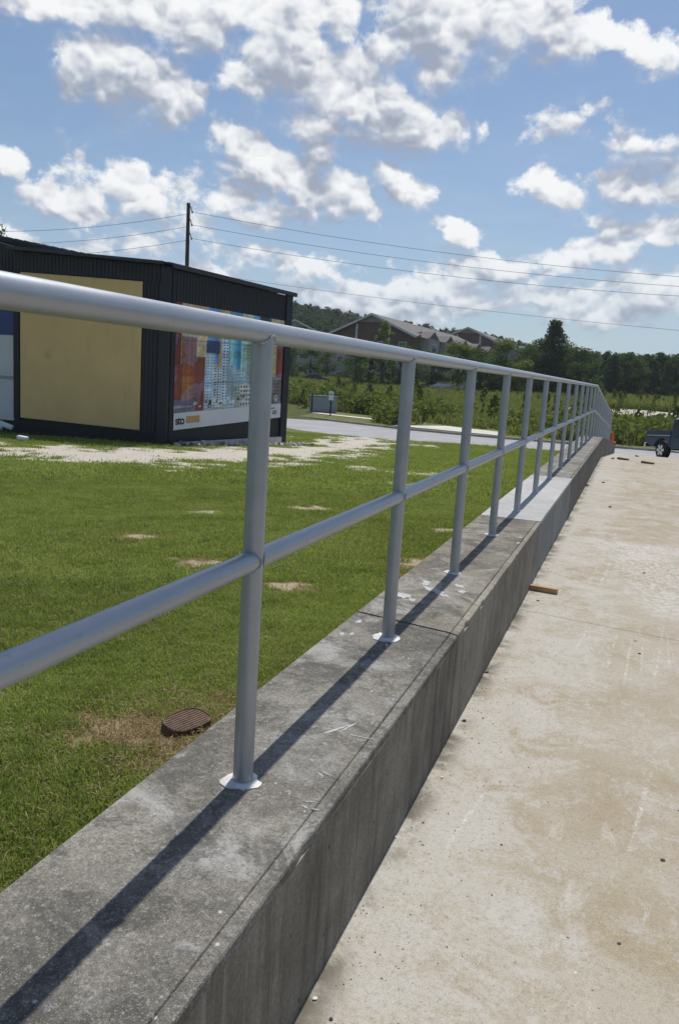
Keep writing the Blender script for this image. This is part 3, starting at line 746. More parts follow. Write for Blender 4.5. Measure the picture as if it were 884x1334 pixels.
for i, y in enumerate(post_y):
    zt = float(wall_top(y))
    mb = MB().tube([(0, 0, -.02), (0, 0, .3), (0, 0, .8), (0, 0, H_TOP - .006)], PR, 26)
    if post_me is None:
        po = mb.build('post', PIPE, rail, smooth=True); post_me = po.data
    else:
        po = bpy.data.objects.new('post', post_me); COL.objects.link(po); po.parent = rail
    po.location = (RX, y, zt)
    if .5 < y < 7:
        w_ = MB()
        # saddle shaped bead where the post meets the underside of the top rail
        n = 30; base = 0
        for k in range(n):
            t = 2 * math.pi * k / n; X, Y = math.cos(t) * (PR + .0008), math.sin(t) * (PR + .0008)
            zz = H_TOP - math.sqrt(max((PR + .001) ** 2 - min(abs(X), PR) ** 2, 0))
            rq = .0034 * (1 + .3 * math.sin(k * 3.1 + i))
            for m_ in range(6):
                u = 2 * math.pi * m_ / 6
                w_.v.append((X * (1 + rq / PR * math.cos(u)), Y * (1 + rq / PR * math.cos(u)), zz + rq * math.sin(u)))
        for k in range(n):
            for m_ in range(6):
                w_.f.append((k * 6 + m_, ((k + 1) % n) * 6 + m_, ((k + 1) % n) * 6 + (m_ + 1) % 6, k * 6 + (m_ + 1) % 6))
        w_.build('weld_bead', PIPE, po, smooth=True)
        # beads on both sides of the middle rail
        for sgn in (-1, 1):
            w_ = MB()
            n = 30; base = len(w_.v)
            for k in range(n):
                t = 2 * math.pi * k / n; X, Z = math.cos(t) * (PR + .0008), math.sin(t) * (PR + .0008)
                yy_ = sgn * math.sqrt(max((PR + .001) ** 2 - min(abs(X), PR) ** 2, 0))
                rq = .0030 * (1 + .3 * math.sin(k * 2.7 + i))
                for m_ in range(6):
                    u = 2 * math.pi * m_ / 6
                    w_.v.append((X * (1 + rq / PR * math.cos(u)), yy_ + rq * math.sin(u), H_MID + Z * (1 + rq / PR * math.cos(u))))
            for k in range(n):
                for m_ in range(6):
                    w_.f.append((base + k * 6 + m_, base + ((k + 1) % n) * 6 + m_, base + ((k + 1) % n) * 6 + (m_ + 1) % 6, base + k * 6 + (m_ + 1) % 6))
            w_.build('weld_bead', PIPE, po, smooth=True)
    # grout collar, irregular
    g = MB(); n = 26; R0 = .046 if i != 3 else .054
    prof = [(1.0, -.004), (1.0, .0025), (.80, .006), (.52, .008)]
    r2 = random.Random(i); jit = [1 + r2.uniform(-.10, .10) + .07 * math.sin(3 * 2 * math.pi * k / n + i) for k in range(n)]
    for (q, h) in prof:
        for k in range(n):
            t = 2 * math.pi * k / n; R_ = R0 * (q * jit[k] if q > .6 else q)
            g.v.append((R_ * math.cos(t) - .004, R_ * math.sin(t), h))
    for a in range(len(prof) - 1):
        for k in range(n):
            g.f.append((a * n + k, a * n + (k + 1) % n, (a + 1) * n + (k + 1) % n, (a + 1) * n + k))
    g.f.append(tuple((len(prof) - 1) * n + k for k in range(n)))
    g.build('grout_collar', GROUT, po, smooth=True)

# ================================================================== scatter helper (stuff): prototypes and points live in one mesh
def scatter(name, protos, pts, rotz, scl, mat, tilt=0.0, label=None, cat=None, pick=None):
    """protos: list of (verts, faces); geometry nodes instance them on the loose points"""
    V = []; F = []; pid = []; rot = []; sc_ = []
    for k, (pv, pf) in enumerate(protos):
        n = len(V); V += [tuple(p) for p in pv]; F += [tuple(i + n for i in f) for f in pf]
        pid += [k] * len(pv); rot += [(0, 0, 0)] * len(pv); sc_ += [1.0] * len(pv)
    n = len(pts); V += [tuple(p) for p in pts]; pid += [-1] * n
    rr = np.random.default_rng(len(name))
    tx, ty = rr.uniform(-tilt, tilt, n), rr.uniform(-tilt, tilt, n)
    rot += [(float(a), float(b), float(c)) for a, b, c in zip(tx, ty, rotz)]; sc_ += [float(s) for s in scl]
    me = bpy.data.meshes.new(name); me.from_pydata(V, [], F)
    a = me.attributes.new('pid', 'INT', 'POINT'); a.data.foreach_set('value', pid)
    a = me.attributes.new('rot', 'FLOAT_VECTOR', 'POINT'); a.data.foreach_set('vector', np.array(rot, np.float32).ravel())
    a = me.attributes.new('scl', 'FLOAT', 'POINT'); a.data.foreach_set('value', sc_)
    me.materials.append(mat)
    o = bpy.data.objects.new(name, me); COL.objects.link(o)
    ng = bpy.data.node_groups.new(name + '_nodes', 'GeometryNodeTree')
    ng.interface.new_socket('Geometry', in_out='INPUT', socket_type='NodeSocketGeometry')
    ng.interface.new_socket('Geometry', in_out='OUTPUT', socket_type='NodeSocketGeometry')
    gi = ng.nodes.new('NodeGroupInput'); go = ng.nodes.new('NodeGroupOutput')
    def attr(nm, ty):
        q = ng.nodes.new('GeometryNodeInputNamedAttribute'); q.data_type = ty; q.inputs[0].default_value = nm; return q.outputs[0]
    def sep(val):
        c = ng.nodes.new('FunctionNodeCompare'); c.data_type = 'INT'; c.operation = 'EQUAL'
        ng.links.new(attr('pid', 'INT'), c.inputs[2]); c.inputs[3].default_value = val
        s = ng.nodes.new('GeometryNodeSeparateGeometry'); s.domain = 'POINT'
        ng.links.new(gi.outputs[0], s.inputs[0]); ng.links.new(c.outputs[0], s.inputs[1]); return s.outputs[0]
    join = ng.nodes.new('GeometryNodeJoinGeometry')
    for k in reversed(range(len(protos))):
        g2 = ng.nodes.new('GeometryNodeGeometryToInstance'); ng.links.new(sep(k), g2.inputs[0]); ng.links.new(g2.outputs[0], join.inputs[0])
    ip = ng.nodes.new('GeometryNodeInstanceOnPoints')
    ng.links.new(sep(-1), ip.inputs['Points']); ng.links.new(join.outputs[0], ip.inputs['Instance'])
    ip.inputs['Pick Instance'].default_value = True
    rv = ng.nodes.new('FunctionNodeRandomValue'); rv.data_type = 'INT'; rv.inputs[4].default_value = 0; rv.inputs[5].default_value = len(protos) - 1
    ng.links.new(rv.outputs[2], ip.inputs['Instance Index'])
    e2r = ng.nodes.new('FunctionNodeEulerToRotation'); ng.links.new(attr('rot', 'FLOAT_VECTOR'), e2r.inputs[0])
    ng.links.new(e2r.outputs[0], ip.inputs['Rotation']); ng.links.new(attr('scl', 'FLOAT'), ip.inputs['Scale'])
    ng.links.new(ip.outputs[0], go.inputs[0])
    md = o.modifiers.new('scatter', 'NODES'); md.node_group = ng
    return tag(o, label, cat, kind='stuff')

def blade_tuft(n, h, w, spread, lean, r2):
    V = []; F = []
    for i in range(n):
        x, y = r2.gauss(0, spread), r2.gauss(0, spread); a = r2.uniform(0, 2 * math.pi)
        hh = h * r2.uniform(.55, 1.15); l = lean * r2.random() * hh; da = r2.uniform(0, 2 * math.pi)
        dx, dy = math.cos(a) * w / 2, math.sin(a) * w / 2; lx, ly = math.cos(da) * l, math.sin(da) * l
        k = len(V)
        V += [(x - dx, y - dy, -.004), (x + dx, y + dy, -.004), (x + lx * .4 + dx * .8, y + ly * .4 + dy * .8, hh * .6), (x + lx * .4 - dx * .8, y + ly * .4 - dy * .8, hh * .6), (x + lx, y + ly, hh * (1 - .25 * l / hh))]
        F += [(k, k + 1, k + 2, k + 3), (k + 3, k + 2, k + 4)]
    return V, F
r2 = random.Random(5)
# ---- lawn grass in three ranges
def lawn_points(n, rmin, rmax, keep_sand=.35):
    az = np.radians(nrg.uniform(-47, -2, n)); r = np.sqrt(nrg.uniform(rmin ** 2, rmax ** 2, n))
    x, y = r * np.sin(az), r * np.cos(az)
    ok = (x < WX0 - .015) & (y < near_y(x) - .7) & ~((x > -21.2) & (x < -13.2) & (y > 21.6) & (y < 29))
    s = sand_mask(x, y)
    ok &= (s + nrg.uniform(-.22, .22, n)) < keep_sand
    x, y = x[ok], y[ok]
    return np.stack([x, y, ground_z(x, y) + .012 * (fbm(x, y, .7, 3) - .5)], 1)
P1 = lawn_points(24000, 1.2, 6.0)
scatter('lawn_grass', [blade_tuft(34, .025, .0030, .020, 1.3, r2) for _ in range(5)], P1, nrg.uniform(0, 6.3, len(P1)), nrg.uniform(.45, 1.55, len(P1)), LAWN_G,
        label='short mown green grass on the lawn close to the wall', cat='grass', tilt=.25)
P2 = lawn_points(40000, 5.5, 14)
scatter('lawn_grass', [blade_tuft(26, .034, .006, .045, 1.3, r2) for _ in range(5)], P2, nrg.uniform(0, 6.3, len(P2)), nrg.uniform(.7, 1.3, len(P2)), LAWN_G,
        label='mown green grass in the middle of the lawn', cat='grass', tilt=.25)
P3 = lawn_points(46000, 13, 41)
scatter('lawn_grass', [blade_tuft(22, .045, .014, .12, 1.3, r2) for _ in range(5)], P3, nrg.uniform(0, 6.3, len(P3)), nrg.uniform(.7, 1.3, len(P3)), LAWN_G,
        label='mown green grass on the far lawn towards building and road', cat='grass', tilt=.25)
S3 = lawn_points(26000, 1.2, 9, 9.0)        # dry straw on the bare patches
sm = sand_mask(S3[:, 0], S3[:, 1]); nl = np.hypot(S3[:, 0] + 1.5, S3[:, 1] - 2.65) < .75; S3 = S3[((sm > .25) & (sm < .85)) | (nl & (sm > .2))]
NL = nrg.normal(0, 1, (520, 2)) * (.20, .24) + (-1.55, 2.62); NL = NL[NL[:, 0] < WX0 - .01]
NL = np.stack([NL[:, 0], NL[:, 1], ground_z(NL[:, 0], NL[:, 1]) + .008], 1); S3 = np.concatenate([S3, NL]); S3 = S3[np.hypot((S3[:, 0] + 1.545) / .085, (S3[:, 1] - 2.56) / .125) > 1.0]
CL = lawn_points(17000, 1.2, 14)
keep = fbm(CL[:, 0], CL[:, 1], 1.3, 4) + nrg.uniform(-.14, .14, len(CL)) > .47; CL = CL[keep]; CL[:, 2] += .016
scatter('grass_clippings', [blade_tuft(9, .014, .003, .04, 4.0, r2) for _ in range(4)], CL, nrg.uniform(0, 6.3, len(CL)), nrg.uniform(.6, 1.3, len(CL)), STRAW,
        label='pale dry clippings lying on the mown lawn', cat='clippings', tilt=.3)
TW = lawn_points(2600, 1.2, 16); keep = fbm(TW[:, 0] + 7, TW[:, 1], 1.0, 4) + nrg.uniform(-.1, .1, len(TW)) > .56; TW = TW[keep]
scatter('lawn_weeds', [blade_tuft(20, .050, .005, .03, 1.1, r2) for _ in range(4)], TW, nrg.uniform(0, 6.3, len(TW)), nrg.uniform(.6, 1.2, len(TW)), LAWN_G,
        label='longer grass tufts left standing in the mown lawn', cat='grass', tilt=.3)
scatter('dry_grass', [blade_tuft(16, .022, .003, .022, 2.6, r2) for _ in range(4)], S3, nrg.uniform(0, 6.3, len(S3)), nrg.uniform(.6, 1.3, len(S3)), STRAW,
        label='dry straw coloured grass on the bare patches of the lawn', cat='dry grass', tilt=.3)

# ================================================================== meter lid in the lawn
LIDM = plain('rusty_iron', (.115, .072, .048), .75, metal=.3, var=.45, scale=25, bstr=.5, bscale=120)
lz = float(ground_z(-1.56, 2.54))
lid = thing('meter_box_lid', 'rusty ribbed iron lid sunk in dry grass beside the wall', 'lid', (-1.545, 2.56, lz + .030), 1.30)
lid.scale = (.66, .66, 1); lid.rotation_euler[0] = .12
mb = MB(); n = 40
def se(t, a, b, p=3.2): c, s_ = math.cos(t), math.sin(t); return (a * math.copysign(abs(c) ** (2 / p), c), b * math.copysign(abs(s_) ** (2 / p), s_))
for (q, h) in ((1.0, -.03), (1.0, .012), (.97, .016), (.94, .016), (.935, .012)):
    for k in range(n):
        x, y = se(2 * math.pi * k / n, .155 * q, .105 * q); mb.v.append((x, y, h))
for a in range(4):
    for k in range(n): mb.f.append((a * n + k, a * n + (k + 1) % n, (a + 1) * n + (k + 1) % n, (a + 1) * n + k))
mb.f.append(tuple(4 * n + k for k in range(n)))
mb.build('plate', LIDM, lid, smooth=True)
for i in range(9):
    y = -.08 + i * .02; w_ = se(math.asin(max(-1, min(1, y / .098))), .14, .1)[0]
    MB().box((-w_, y - .0045, .0122), (w_, y + .0045, .0150)).build('rib', LIDM, lid, bevel=.0015)

# ================================================================== building
def metal_cladding(name, col):
    m, t, b = newmat(name); p = pos(t)
    n = noise(t, vmth(t, 'MULTIPLY', p, (2, 2, .5)), 1.4, 5, .65)
    c = mixc(t, smooth(t, n, .35, .7), tuple(x * .8 for x in col), tuple(x * 1.25 for x in col))
    c = mixc(t, smooth(t, noise(t, p, 30, 4, .7), .62, .75, 0, .25), c, tuple(min(1, x * 2.2) for x in col))
    setin(t, b, 'Base Color', c); setin(t, b, 'Roughness', smooth(t, n, .3, .7, .42, .6)); setin(t, b, 'Metallic', .15); setin(t, b, 'Specular IOR Level', .45)
    return m
CLAD = metal_cladding('charcoal_ribbed_metal', (.026, .028, .033))
DARK = metal_cladding('near_black_trim', (.011, .012, .016))
GUT = metal_cladding('gutter_metal', (.035, .038, .046))
ROOFM = metal_cladding('roof_metal', (.020, .023, .030))
def stucco():
    m, t, b = newmat('yellow_stucco'); p = pos(t)
    n = noise(t, p, .8, 5, .6); f = noise(t, p, 40, 4, .7)
    c = mixc(t, smooth(t, n, .3, .7), (.62, .455, .20), (.69, .505, .23))
    sp = nd(t, 'ShaderNodeVectorMath', operation='DISTANCE', inp={0: p, 1: (-19.15, 21.6, 3.0)}).outputs['Value']
    c = mixc(t, smooth(t, mth(t, 'ADD', sp, mth(t, 'MULTIPLY', mth(t, 'SUBTRACT', noise(t, p, 6, 3, .6), .5), .25)), .05, .30, .5, 0), c, (.20, .16, .11))
    st = noise(t, vmth(t, 'MULTIPLY', p, (3, 3, .25)), 1.5, 4, .6)
    c = mixc(t, smooth(t, st, .55, .75, 0, .18), c, (.30, .24, .12))
    setin(t, b, 'Base Color', c); setin(t, b, 'Roughness', .9); bump(t, b, f, .35, .01); return m
STUCCO = stucco()
WHITEP = plain('white_panel', (.55, .57, .60), .6, var=.08, scale=1)
BLUEP = plain('blue_panel', (.030, .055, .19), .5, var=.15, scale=1)
PALEP = plain('pale_blue_panel', (.30, .36, .42), .5, var=.1, scale=1)
FOOT = plain('footing_concrete', (.50, .49, .46), .9, var=.2, scale=2)
bld = thing('metal_building', 'low dark ribbed metal building with a yellow stucco bay beyond the lawn', 'building')
AX, AY = -14.3, 21.8; CX, CY = -13.2, 28.6; BX = -20.66
def top_at(x): return 6.0 + (AX - x) * .0755          # the roof rises to the left
# corrugated cladding along a line; geometry of its own
def corr(name, p0, p1, zb, zt0, zt1, mat, parent, off=0.0, pitch=.155, depth=.03):
    p0, p1 = Vector((*p0, 0)), Vector((*p1, 0)); d = p1 - p0; L = d.length; d.normalize(); nrm = Vector((d.y, -d.x, 0))
    mb = MB(); n = int(L / pitch); prof = [(0, 0), (.30, 0), (.42, 1), (.62, 1), (.74, 0)]
    us = []
    for i in range(n + 1):
        for (a, h) in prof:
            u = (i + a) * pitch
            if u <= L: us.append((u, h))
    us.append((L, 0))
    for (u, h) in us:
        q = p0 + d * u + nrm * (off + h * depth); zt = zt0 + (zt1 - zt0) * u / L
        zb_ = zb[0] + (zb[1] - zb[0]) * u / L if isinstance(zb, tuple) else zb
        mb.v += [(q.x, q.y, zb_), (q.x, q.y, zt)]
    for i in range(len(us) - 1): mb.f.append((2 * i, 2 * i + 2, 2 * i + 3, 2 * i + 1))
    return mb.build(name, mat, parent)
# body
mb = MB().hexa([(BX, AY + .02, -.2), (AX - .03, AY + .02, -.2), (CX - .03, CY, -.2), (BX, CY, -.2)], [(BX, AY + .02, top_at(BX) - .1), (AX - .03, AY + .02, 5.9), (CX - .03, CY, 5.9), (BX, CY, top_at(BX) - .1)])
mb.build('wall', DARK, bld)
# front: fascia, side strips, plinth, stucco bay
corr('fascia_cladding', (BX, AY), (AX, AY), (5.76, 5.46), top_at(BX) - .02, top_at(AX) - .02, CLAD, bld, .03)
corr('side_cladding', (-15.30, AY), (-14.62, AY), .62, 5.50, 5.47, CLAD, bld, .02)
MB().box((-14.62, AY - .09, .25), (AX + .04, AY + .05, 5.93)).build('corner_post', CLAD, bld, bevel=.01)
MB().box((BX, AY - .055, .1), (-14.64, AY - .005, .64)).build('plinth', DARK, bld)
MB().box((BX, AY - .055, .66), (-20.40, AY - .005, 5.74)).build('bay_trim', DARK, bld)
MB().hexa([(-20.36, AY - .05, .72), (-15.34, AY - .05, .66), (-15.34, AY - .008, .66), (-20.36, AY - .008, .72)],
          [(-20.36, AY - .05, 5.74), (-15.34, AY - .05, 5.48), (-15.34, AY - .008, 5.48), (-20.36, AY - .008, 5.74)]).build('stucco_panel', STUCCO, bld, bevel=.012)
# side towards the road
corr('side_wall_cladding', (AX + .02, AY + .05), (CX, CY), (4.8, 4.93), 5.9, 5.93, CLAD, bld, .02)
dv = Vector((CX - AX, CY - AY, 0)); LL = dv.length; dv.normalize(); nv = Vector((dv.y, -dv.x, 0))
def sidebox(mb, s0, s1, o0, o1, z0a, z0b, z1a, z1b):
    P = lambda s_, o_, z: (AX + dv.x * s_ + nv.x * o_, AY + dv.y * s_ + nv.y * o_, z)
    return mb.hexa([P(s0, o0, z0a), P(s0, o1, z0a), P(s1, o1, z0b), P(s1, o0, z0b)], [P(s0, o0, z1a), P(s0, o1, z1a), P(s1, o1, z1b), P(s1, o0, z1b)])
sidebox(MB(), 0.02, LL, -.02, .03, .12, .12, .70, 1.16).build('side_plinth', DARK, bld)
sidebox(MB(), .03, .22, .0, .07, .3, .3, 5.85, 5.85).build('downpipe', DARK, bld, bevel=.015)
sidebox(MB(), LL - .38, LL + .05, -.04, .10, .1, .1, 5.95, 5.95).build('end_post', DARK, bld, bevel=.02)
sidebox(MB(), .3, LL - .35, .0, .16, .05, .05, .33, .40).build('footing', FOOT, bld, bevel=.02)
# roof with overhang and gutter
def roofslab(x0, x1, y0, y1, zf, th, name, lift=0):
    mb = MB().hexa([(x0, y0, zf(x0) + lift), (x1[0], y0, zf(x1[0]) + lift), (x1[1], y1, zf(x1[0]) + .03 + lift), (x0, y1, zf(x0) + lift)],
                   [(x0, y0, zf(x0) + lift + th), (x1[0], y0, zf(x1[0]) + lift + th), (x1[1], y1, zf(x1[0]) + lift + .03 + th), (x0, y1, zf(x0) + lift + th)])
    return mb.build(name, ROOFM, bld, bevel=.008)
roofslab(BX - .05, (AX + .12, CX + .16), AY - .22, CY + .15, top_at, .07, 'roof')
mb = MB().hexa([(BX - .05, AY - .34, top_at(BX) - .02), (AX - .1, AY - .34, top_at(AX) - .02), (AX - .1, AY - .222, top_at(AX) - .02), (BX - .05, AY - .222, top_at(BX) - .02)],
               [(BX - .05, AY - .34, top_at(BX) + .085), (AX - .1, AY - .34, top_at(AX) + .085), (AX - .1, AY - .222, top_at(AX) + .085), (BX - .05, AY - .222, top_at(BX) + .085)])
mb.build('gutter', GUT, bld, bevel=.01)
sidebox(MB(), -.1, LL + .15, .12, .22, 5.90, 5.93, 6.05, 6.08).build('gutter', GUT, bld, bevel=.01)
# main hall behind: taller, carries on to the left
hz = lambda x: 6.72 + (-20.0 - x) * .178
mb = MB()
xs_ = [-60, -40, BX - .12]
mb.add([(-60, 22.3, -.2), (BX - .04, 22.3, -.2), (BX - .04, 22.3, 6.6), (-24, 22.3, 7.3), (-38, 22.3, 9.6), (-60, 22.3, 6)] +
       [(-60, 30, -.2), (BX - .04, 30, -.2), (BX - .04, 30, 6.6), (-24, 30, 7.3), (-38, 30, 9.6), (-60, 30, 6)],
       [(0, 1, 2, 3, 4, 5), (11, 10, 9, 8, 7, 6), (1, 7, 8, 2), (2, 8, 9, 3), (3, 9, 10, 4), (4, 10, 11, 5), (5, 11, 6, 0)])
mb.build('main_hall', DARK, bld)
mb = MB()   # its roof with standing seams
xr0, xr1 = -38.0, -17.6
def hroof(x): return 7.02 + (-22.3 - x) * .164
mb.hexa([(xr0, 23.3, hroof(xr0) - .02), (xr1, 23.3, hroof(xr1) - .02), (xr1, 28.6, hroof(xr1) - .02), (xr0, 28.6, hroof(xr0) - .02)],
        [(xr0, 23.3, hroof(xr0) + .14), (xr1, 23.3, hroof(xr1) + .14), (xr1, 28.6, hroof(xr1) + .14), (xr0, 28.6, hroof(xr0) + .14)])
mb.build('main_roof', ROOFM, bld, bevel=.01)
for k in range(46):
    x = xr1 - .2 - k * .42
    if x < xr0: break
    MB().box((x - .02, 23.28, hroof(x) + .14), (x + .02, 28.6, hroof(x) + .195)).build('roof_seam', GUT, bld)
corr('gable_cladding', (-38, 23.35), (-20.3, 23.35), 6.1, hroof(-38), hroof(-20.3), CLAD, bld, 0)
corr('gable_cladding', (-38, 22.25), (BX - .05, 22.25), 5.75, 9.4, 6.62, CLAD, bld, 0)
# panels of the bay to the left, facing us
MB().box((-26, 22.15, .55), (-20.82, 22.21, 2.06)).build('white_panel', WHITEP, bld, bevel=.01)
MB().box((-26, 22.15, 2.14), (-20.82, 22.21, 3.6)).build('white_panel', WHITEP, bld, bevel=.01)
MB().box((-26, 22.10, 2.065), (-20.80, 22.21, 2.135)).build('panel_rail', PALEP, bld)
MB().box((-26, 22.155, 3.605), (-20.82, 22.21, 4.75)).build('blue_panel', BLUEP, bld)
MB().box((-26, 22.155, 4.755), (-20.82, 22.21, 5.74)).build('pale_panel', PALEP, bld)

# ---- banner on the side wall: a city collage in flat print
ban = thing('wall_banner', 'wide banner with a colourful collage of city towers on the dark side wall', 'banner')
BS0, BS1, BZ0, BZ1 = .24, 6.45, 1.30, 4.84
def PB(s_, z, o_=.06): return (AX + dv.x * s_ + nv.x * o_, AY + dv.y * s_ + nv.y * o_, z)
NXB, NZB = 200, 170
img = np.zeros((NZB, NXB, 3)); rb = np.random.default_rng(4)
def fillr(u0, u1, v0, v1, c):
    i0, i1, j0, j1 = [int(round(q)) for q in (v0 * NZB, v1 * NZB, u0 * NXB, u1 * NXB)]
    img[max(i0, 0):max(i1, i0 + 1), max(j0, 0):max(j1, j0 + 1)] = c
def wins(u0, u1, v0, v1, c, c2, nx, nz, fx=.5, fz=.5):
    fillr(u0, u1, v0, v1, c)
    for a in range(nx):
        for b_ in range(nz):
            fillr(u0 + (u1 - u0) * (a + .25) / nx, u0 + (u1 - u0) * (a + .25 + fx) / nx, v0 + (v1 - v0) * (b_ + .25) / nz, v0 + (v1 - v0) * (b_ + .25 + fz) / nz, c2)
fillr(0, 1, 0, 1, (.45, .30, .16))
fillr(0, .055, .0, 1, (.16, .025, .018)); fillr(.045, .30, .3, 1, (.50, .36, .21)); fillr(.055, .1, .45, 1, (.42, .34, .27))
fillr(.05, .17, .10, .70, (.27, .07, .025)); fillr(.16, .25, 0, .52, (.20, .045, .03)); fillr(0, .06, .0, .45, (.20, .04, .02)); fillr(.06, .14, .12, .33, (.36, .13, .03))
fillr(.26, .36, .45, 1, (.13, .25, .48)); fillr(.25, .37, .55, .68, (.03, .06, .16))
wins(.245, .33, 0, .56, (.42, .48, .56), (.10, .13, .2), 4, 20, .5, .5)
wins(.32, .40, 0, .42, (.50, .52, .55), (.06, .07, .10), 3, 16, .6, .5)
wins(.39, .45, .05, .97, (.50, .55, .62), (.04, .06, .14), 2, 30, .55, .5)
fillr(.45, .57, .1, 1, (.10, .30, .38)); fillr(.46, .50, .3, .95, (.30, .50, .52)); fillr(.53, .56, .2, .8, (.04, .14, .26))
fillr(.57, .68, .1, 1, (.36, .44, .36)); fillr(.575, .66, .72, 1, (.55, .55, .36)); wins(.58, .69, .34, .68, (.26, .32, .24), (.12, .18, .16), 6, 10)
fillr(.68, .74, .1, 1, (.12, .28, .50)); wins(.73, .80, .1, .96, (.55, .62, .72), (.10, .18, .36), 3, 26, .55, .5)
fillr(.44, .52, .0, .45, (.28, .33, .36)); wins(.52, .60, 0, .40, (.34, .36, .36), (.10, .11, .12), 4, 12)
wins(.57, .70, 0, .24, (.52, .47, .42), (.07, .06, .06), 5, 5, .6, .55); fillr(.60, .66, .24, .5, (.30, .36, .38)); fillr(.66, .70, .22, .48, (.34, .20, .15))
wins(.72, .79, 0, .28, (.30, .40, .50), (.08, .12, .2), 3, 8); fillr(.79, .86, 0, 1, (.10, .05, .05)); fillr(.80, .845, .2, .9, (.40, .12, .05))
fillr(.86, .965, .36, 1, (.52, .38, .16)); fillr(.93, .965, .0, .80, (.20, .03, .02)); fillr(.965, 1, .0, .9, (.26, .05, .03)); fillr(.74,.86,.94,1,(.03,.03,.05))
wins(.86, 1.0, 0, .32, (.16, .10, .09), (.34, .25, .2), 6, 8, .4, .35)
fillr(0, .17, 0, .12, (.17, .14, .20)); fillr(.0, .14, .04, .06, (.30, .28, .34))
for k in range(60):
    u = rb.uniform(.14, .97); v = rb.uniform(0, .09); fillr(u, u + rb.uniform(.008, .03), v, v + rb.uniform(.01, .04), rb.choice([.03, .06, .45, .55]) * np.array([1, .95, .9]))
for v in (.265 + .0, .665): fillr(0, 1, v, v + .006, (.05, .06, .09))
uu, vv = np.meshgrid(np.arange(NXB), np.arange(NZB))
img = img * (.55 + .9 * fbm(uu, vv, .06, 4))[..., None] + (fbm(uu + 90, vv, .035, 3) > .56)[..., None] * np.array([.03, .07, .12])
img = .6 * img + .2 * np.roll(img, 1, 0) + .2 * np.roll(img, 1, 1)
img *= (1 + (rb.random((NZB, NXB, 1)) - .5) * .6) * (1 + (rb.random((1, NXB, 1)) - .5) * .35)
img = np.clip(img, 0, 1) ** 1.12 * 1.35; img[..., 0] *= .88
V = []; F = []; C = []
js_ = np.linspace(BS0, BS1, NXB + 1)
for i in range(NZB + 1):
    q = i / NZB
    for s_ in js_:
        u = (s_ - BS0) / (BS1 - BS0); zb_ = 1.31 + .43 * u
        V.append(PB(s_, zb_ + (4.90 + .05 * u - zb_) * q, .062))
for i in range(NZB):
    for j in range(NXB):
        a = i * (NXB + 1) + j; F.append((a, a + 1, a + NXB + 2, a + NXB + 1)); C.append(img[i, j])
me = bpy.data.meshes.new('picture'); me.from_pydata(V, [], F)
ca = me.color_attributes.new('print', 'FLOAT_COLOR', 'CORNER')
ca.data.foreach_set('color', np.repeat(np.concatenate([np.clip(np.array(C), 0, 1), np.ones((len(C), 1))], 1), 4, 0).astype(np.float32).ravel())
PRINT, t_, b_ = newmat('banner_print'); at = nd(t_, 'ShaderNodeAttribute', attribute_name='print')
setin(t_, b_, 'Base Color', at.outputs['Color']); setin(t_, b_, 'Roughness', .45)
me.materials.append(PRINT); o = bpy.data.objects.new('picture', me); COL.objects.link(o); o.parent = ban
def side_plate(name, s0, s1, z0a, z0b, z1a, z1b, mat, o0=.035, o1=.055, parent=ban): return sidebox(MB(), s0, s1, o0, o1, z0a, z0b, z1a, z1b).build(name, mat, parent)
side_plate('backing', BS0, BS1, .76, 1.2, 4.88, 4.93, DARK, .032, .058)
WB = plain('white_vinyl', (.60, .63, .66), .5, var=.06, scale=1)
side_plate('white_strip', .25, 6.48, .74, 1.17, 1.30, 1.73, WB, .06, .066)
OCH = plain('ochre_print', (.46, .27, .10), .5, var=.05)
side_plate('ochre_bar', .86, 1.56, .965, 1.005, 1.205, 1.245, OCH, .0665, .070)
INK = plain('black_print', (.010, .010, .012), .5, var=.02)
def text(body, s_, z, size, parent, slope=.066, off=.003, ox=.0):
    c = bpy.data.curves.new('lettering', 'FONT'); c.body = body; c.size = size; c.extrude = .001; c.offset = off; c.space_character = .88
    o = bpy.data.objects.new('lettering', c); COL.objects.link(o); c.materials.append(INK)
    xa = Vector((dv.x, dv.y, slope)).normalized(); n_ = Vector((nv.x, nv.y, 0)); ya_ = n_.cross(xa)
    m = Matrix((xa, ya_, n_)).transposed().to_4x4(); m.translation = Vector(PB(s_, z, .0685)); o.matrix_world = m; bpy.context.view_layer.update()
    me_ = bpy.data.meshes.new_from_object(o.evaluated_get(bpy.context.evaluated_depsgraph_get())); bpy.data.objects.remove(o)
    o = bpy.data.objects.new('lettering', me_); COL.objects.link(o); o.matrix_world = m; o.parent = parent; return o
text('sto', .335, .92, .40, ban, off=.012)
text('un', 5.92, 1.29, .32, ban, off=.004); side_plate('print_dash', 5.74, 6.06, 1.50, 1.52, 1.54, 1.56, INK, .0665, .069)

# rubble along the foot of that wall
ROCKM = plain('pale_rubble', (.42, .41, .39), .9, var=.35, scale=9, bstr=.5, bscale=40)
ROCKD = plain('grey_rubble', (.17, .165, .16), .9, var=.35, scale=9, bstr=.5, bscale=40)
def rock_mesh(seed, mat):
    bm = bmesh.new(); bmesh.ops.create_icosphere(bm, subdivisions=2, radius=1); r3 = random.Random(seed)
    pl = [(Vector((r3.gauss(0, 1), r3.gauss(0, 1), r3.gauss(0, 1))).normalized(), r3.uniform(.45, .8)) for _ in range(9)]
    for v in bm.verts:
        for (d, k) in pl:
            q = v.co.dot(d)
            if q > k: v.co -= d * (q - k)
    me = bpy.data.meshes.new('rock'); bm.to_mesh(me); bm.free(); me.materials.append(mat); return me
RK = [rock_mesh(i, ROCKM) for i in range(4)] + [rock_mesh(9, ROCKD), rock_mesh(10, ROCKD)]
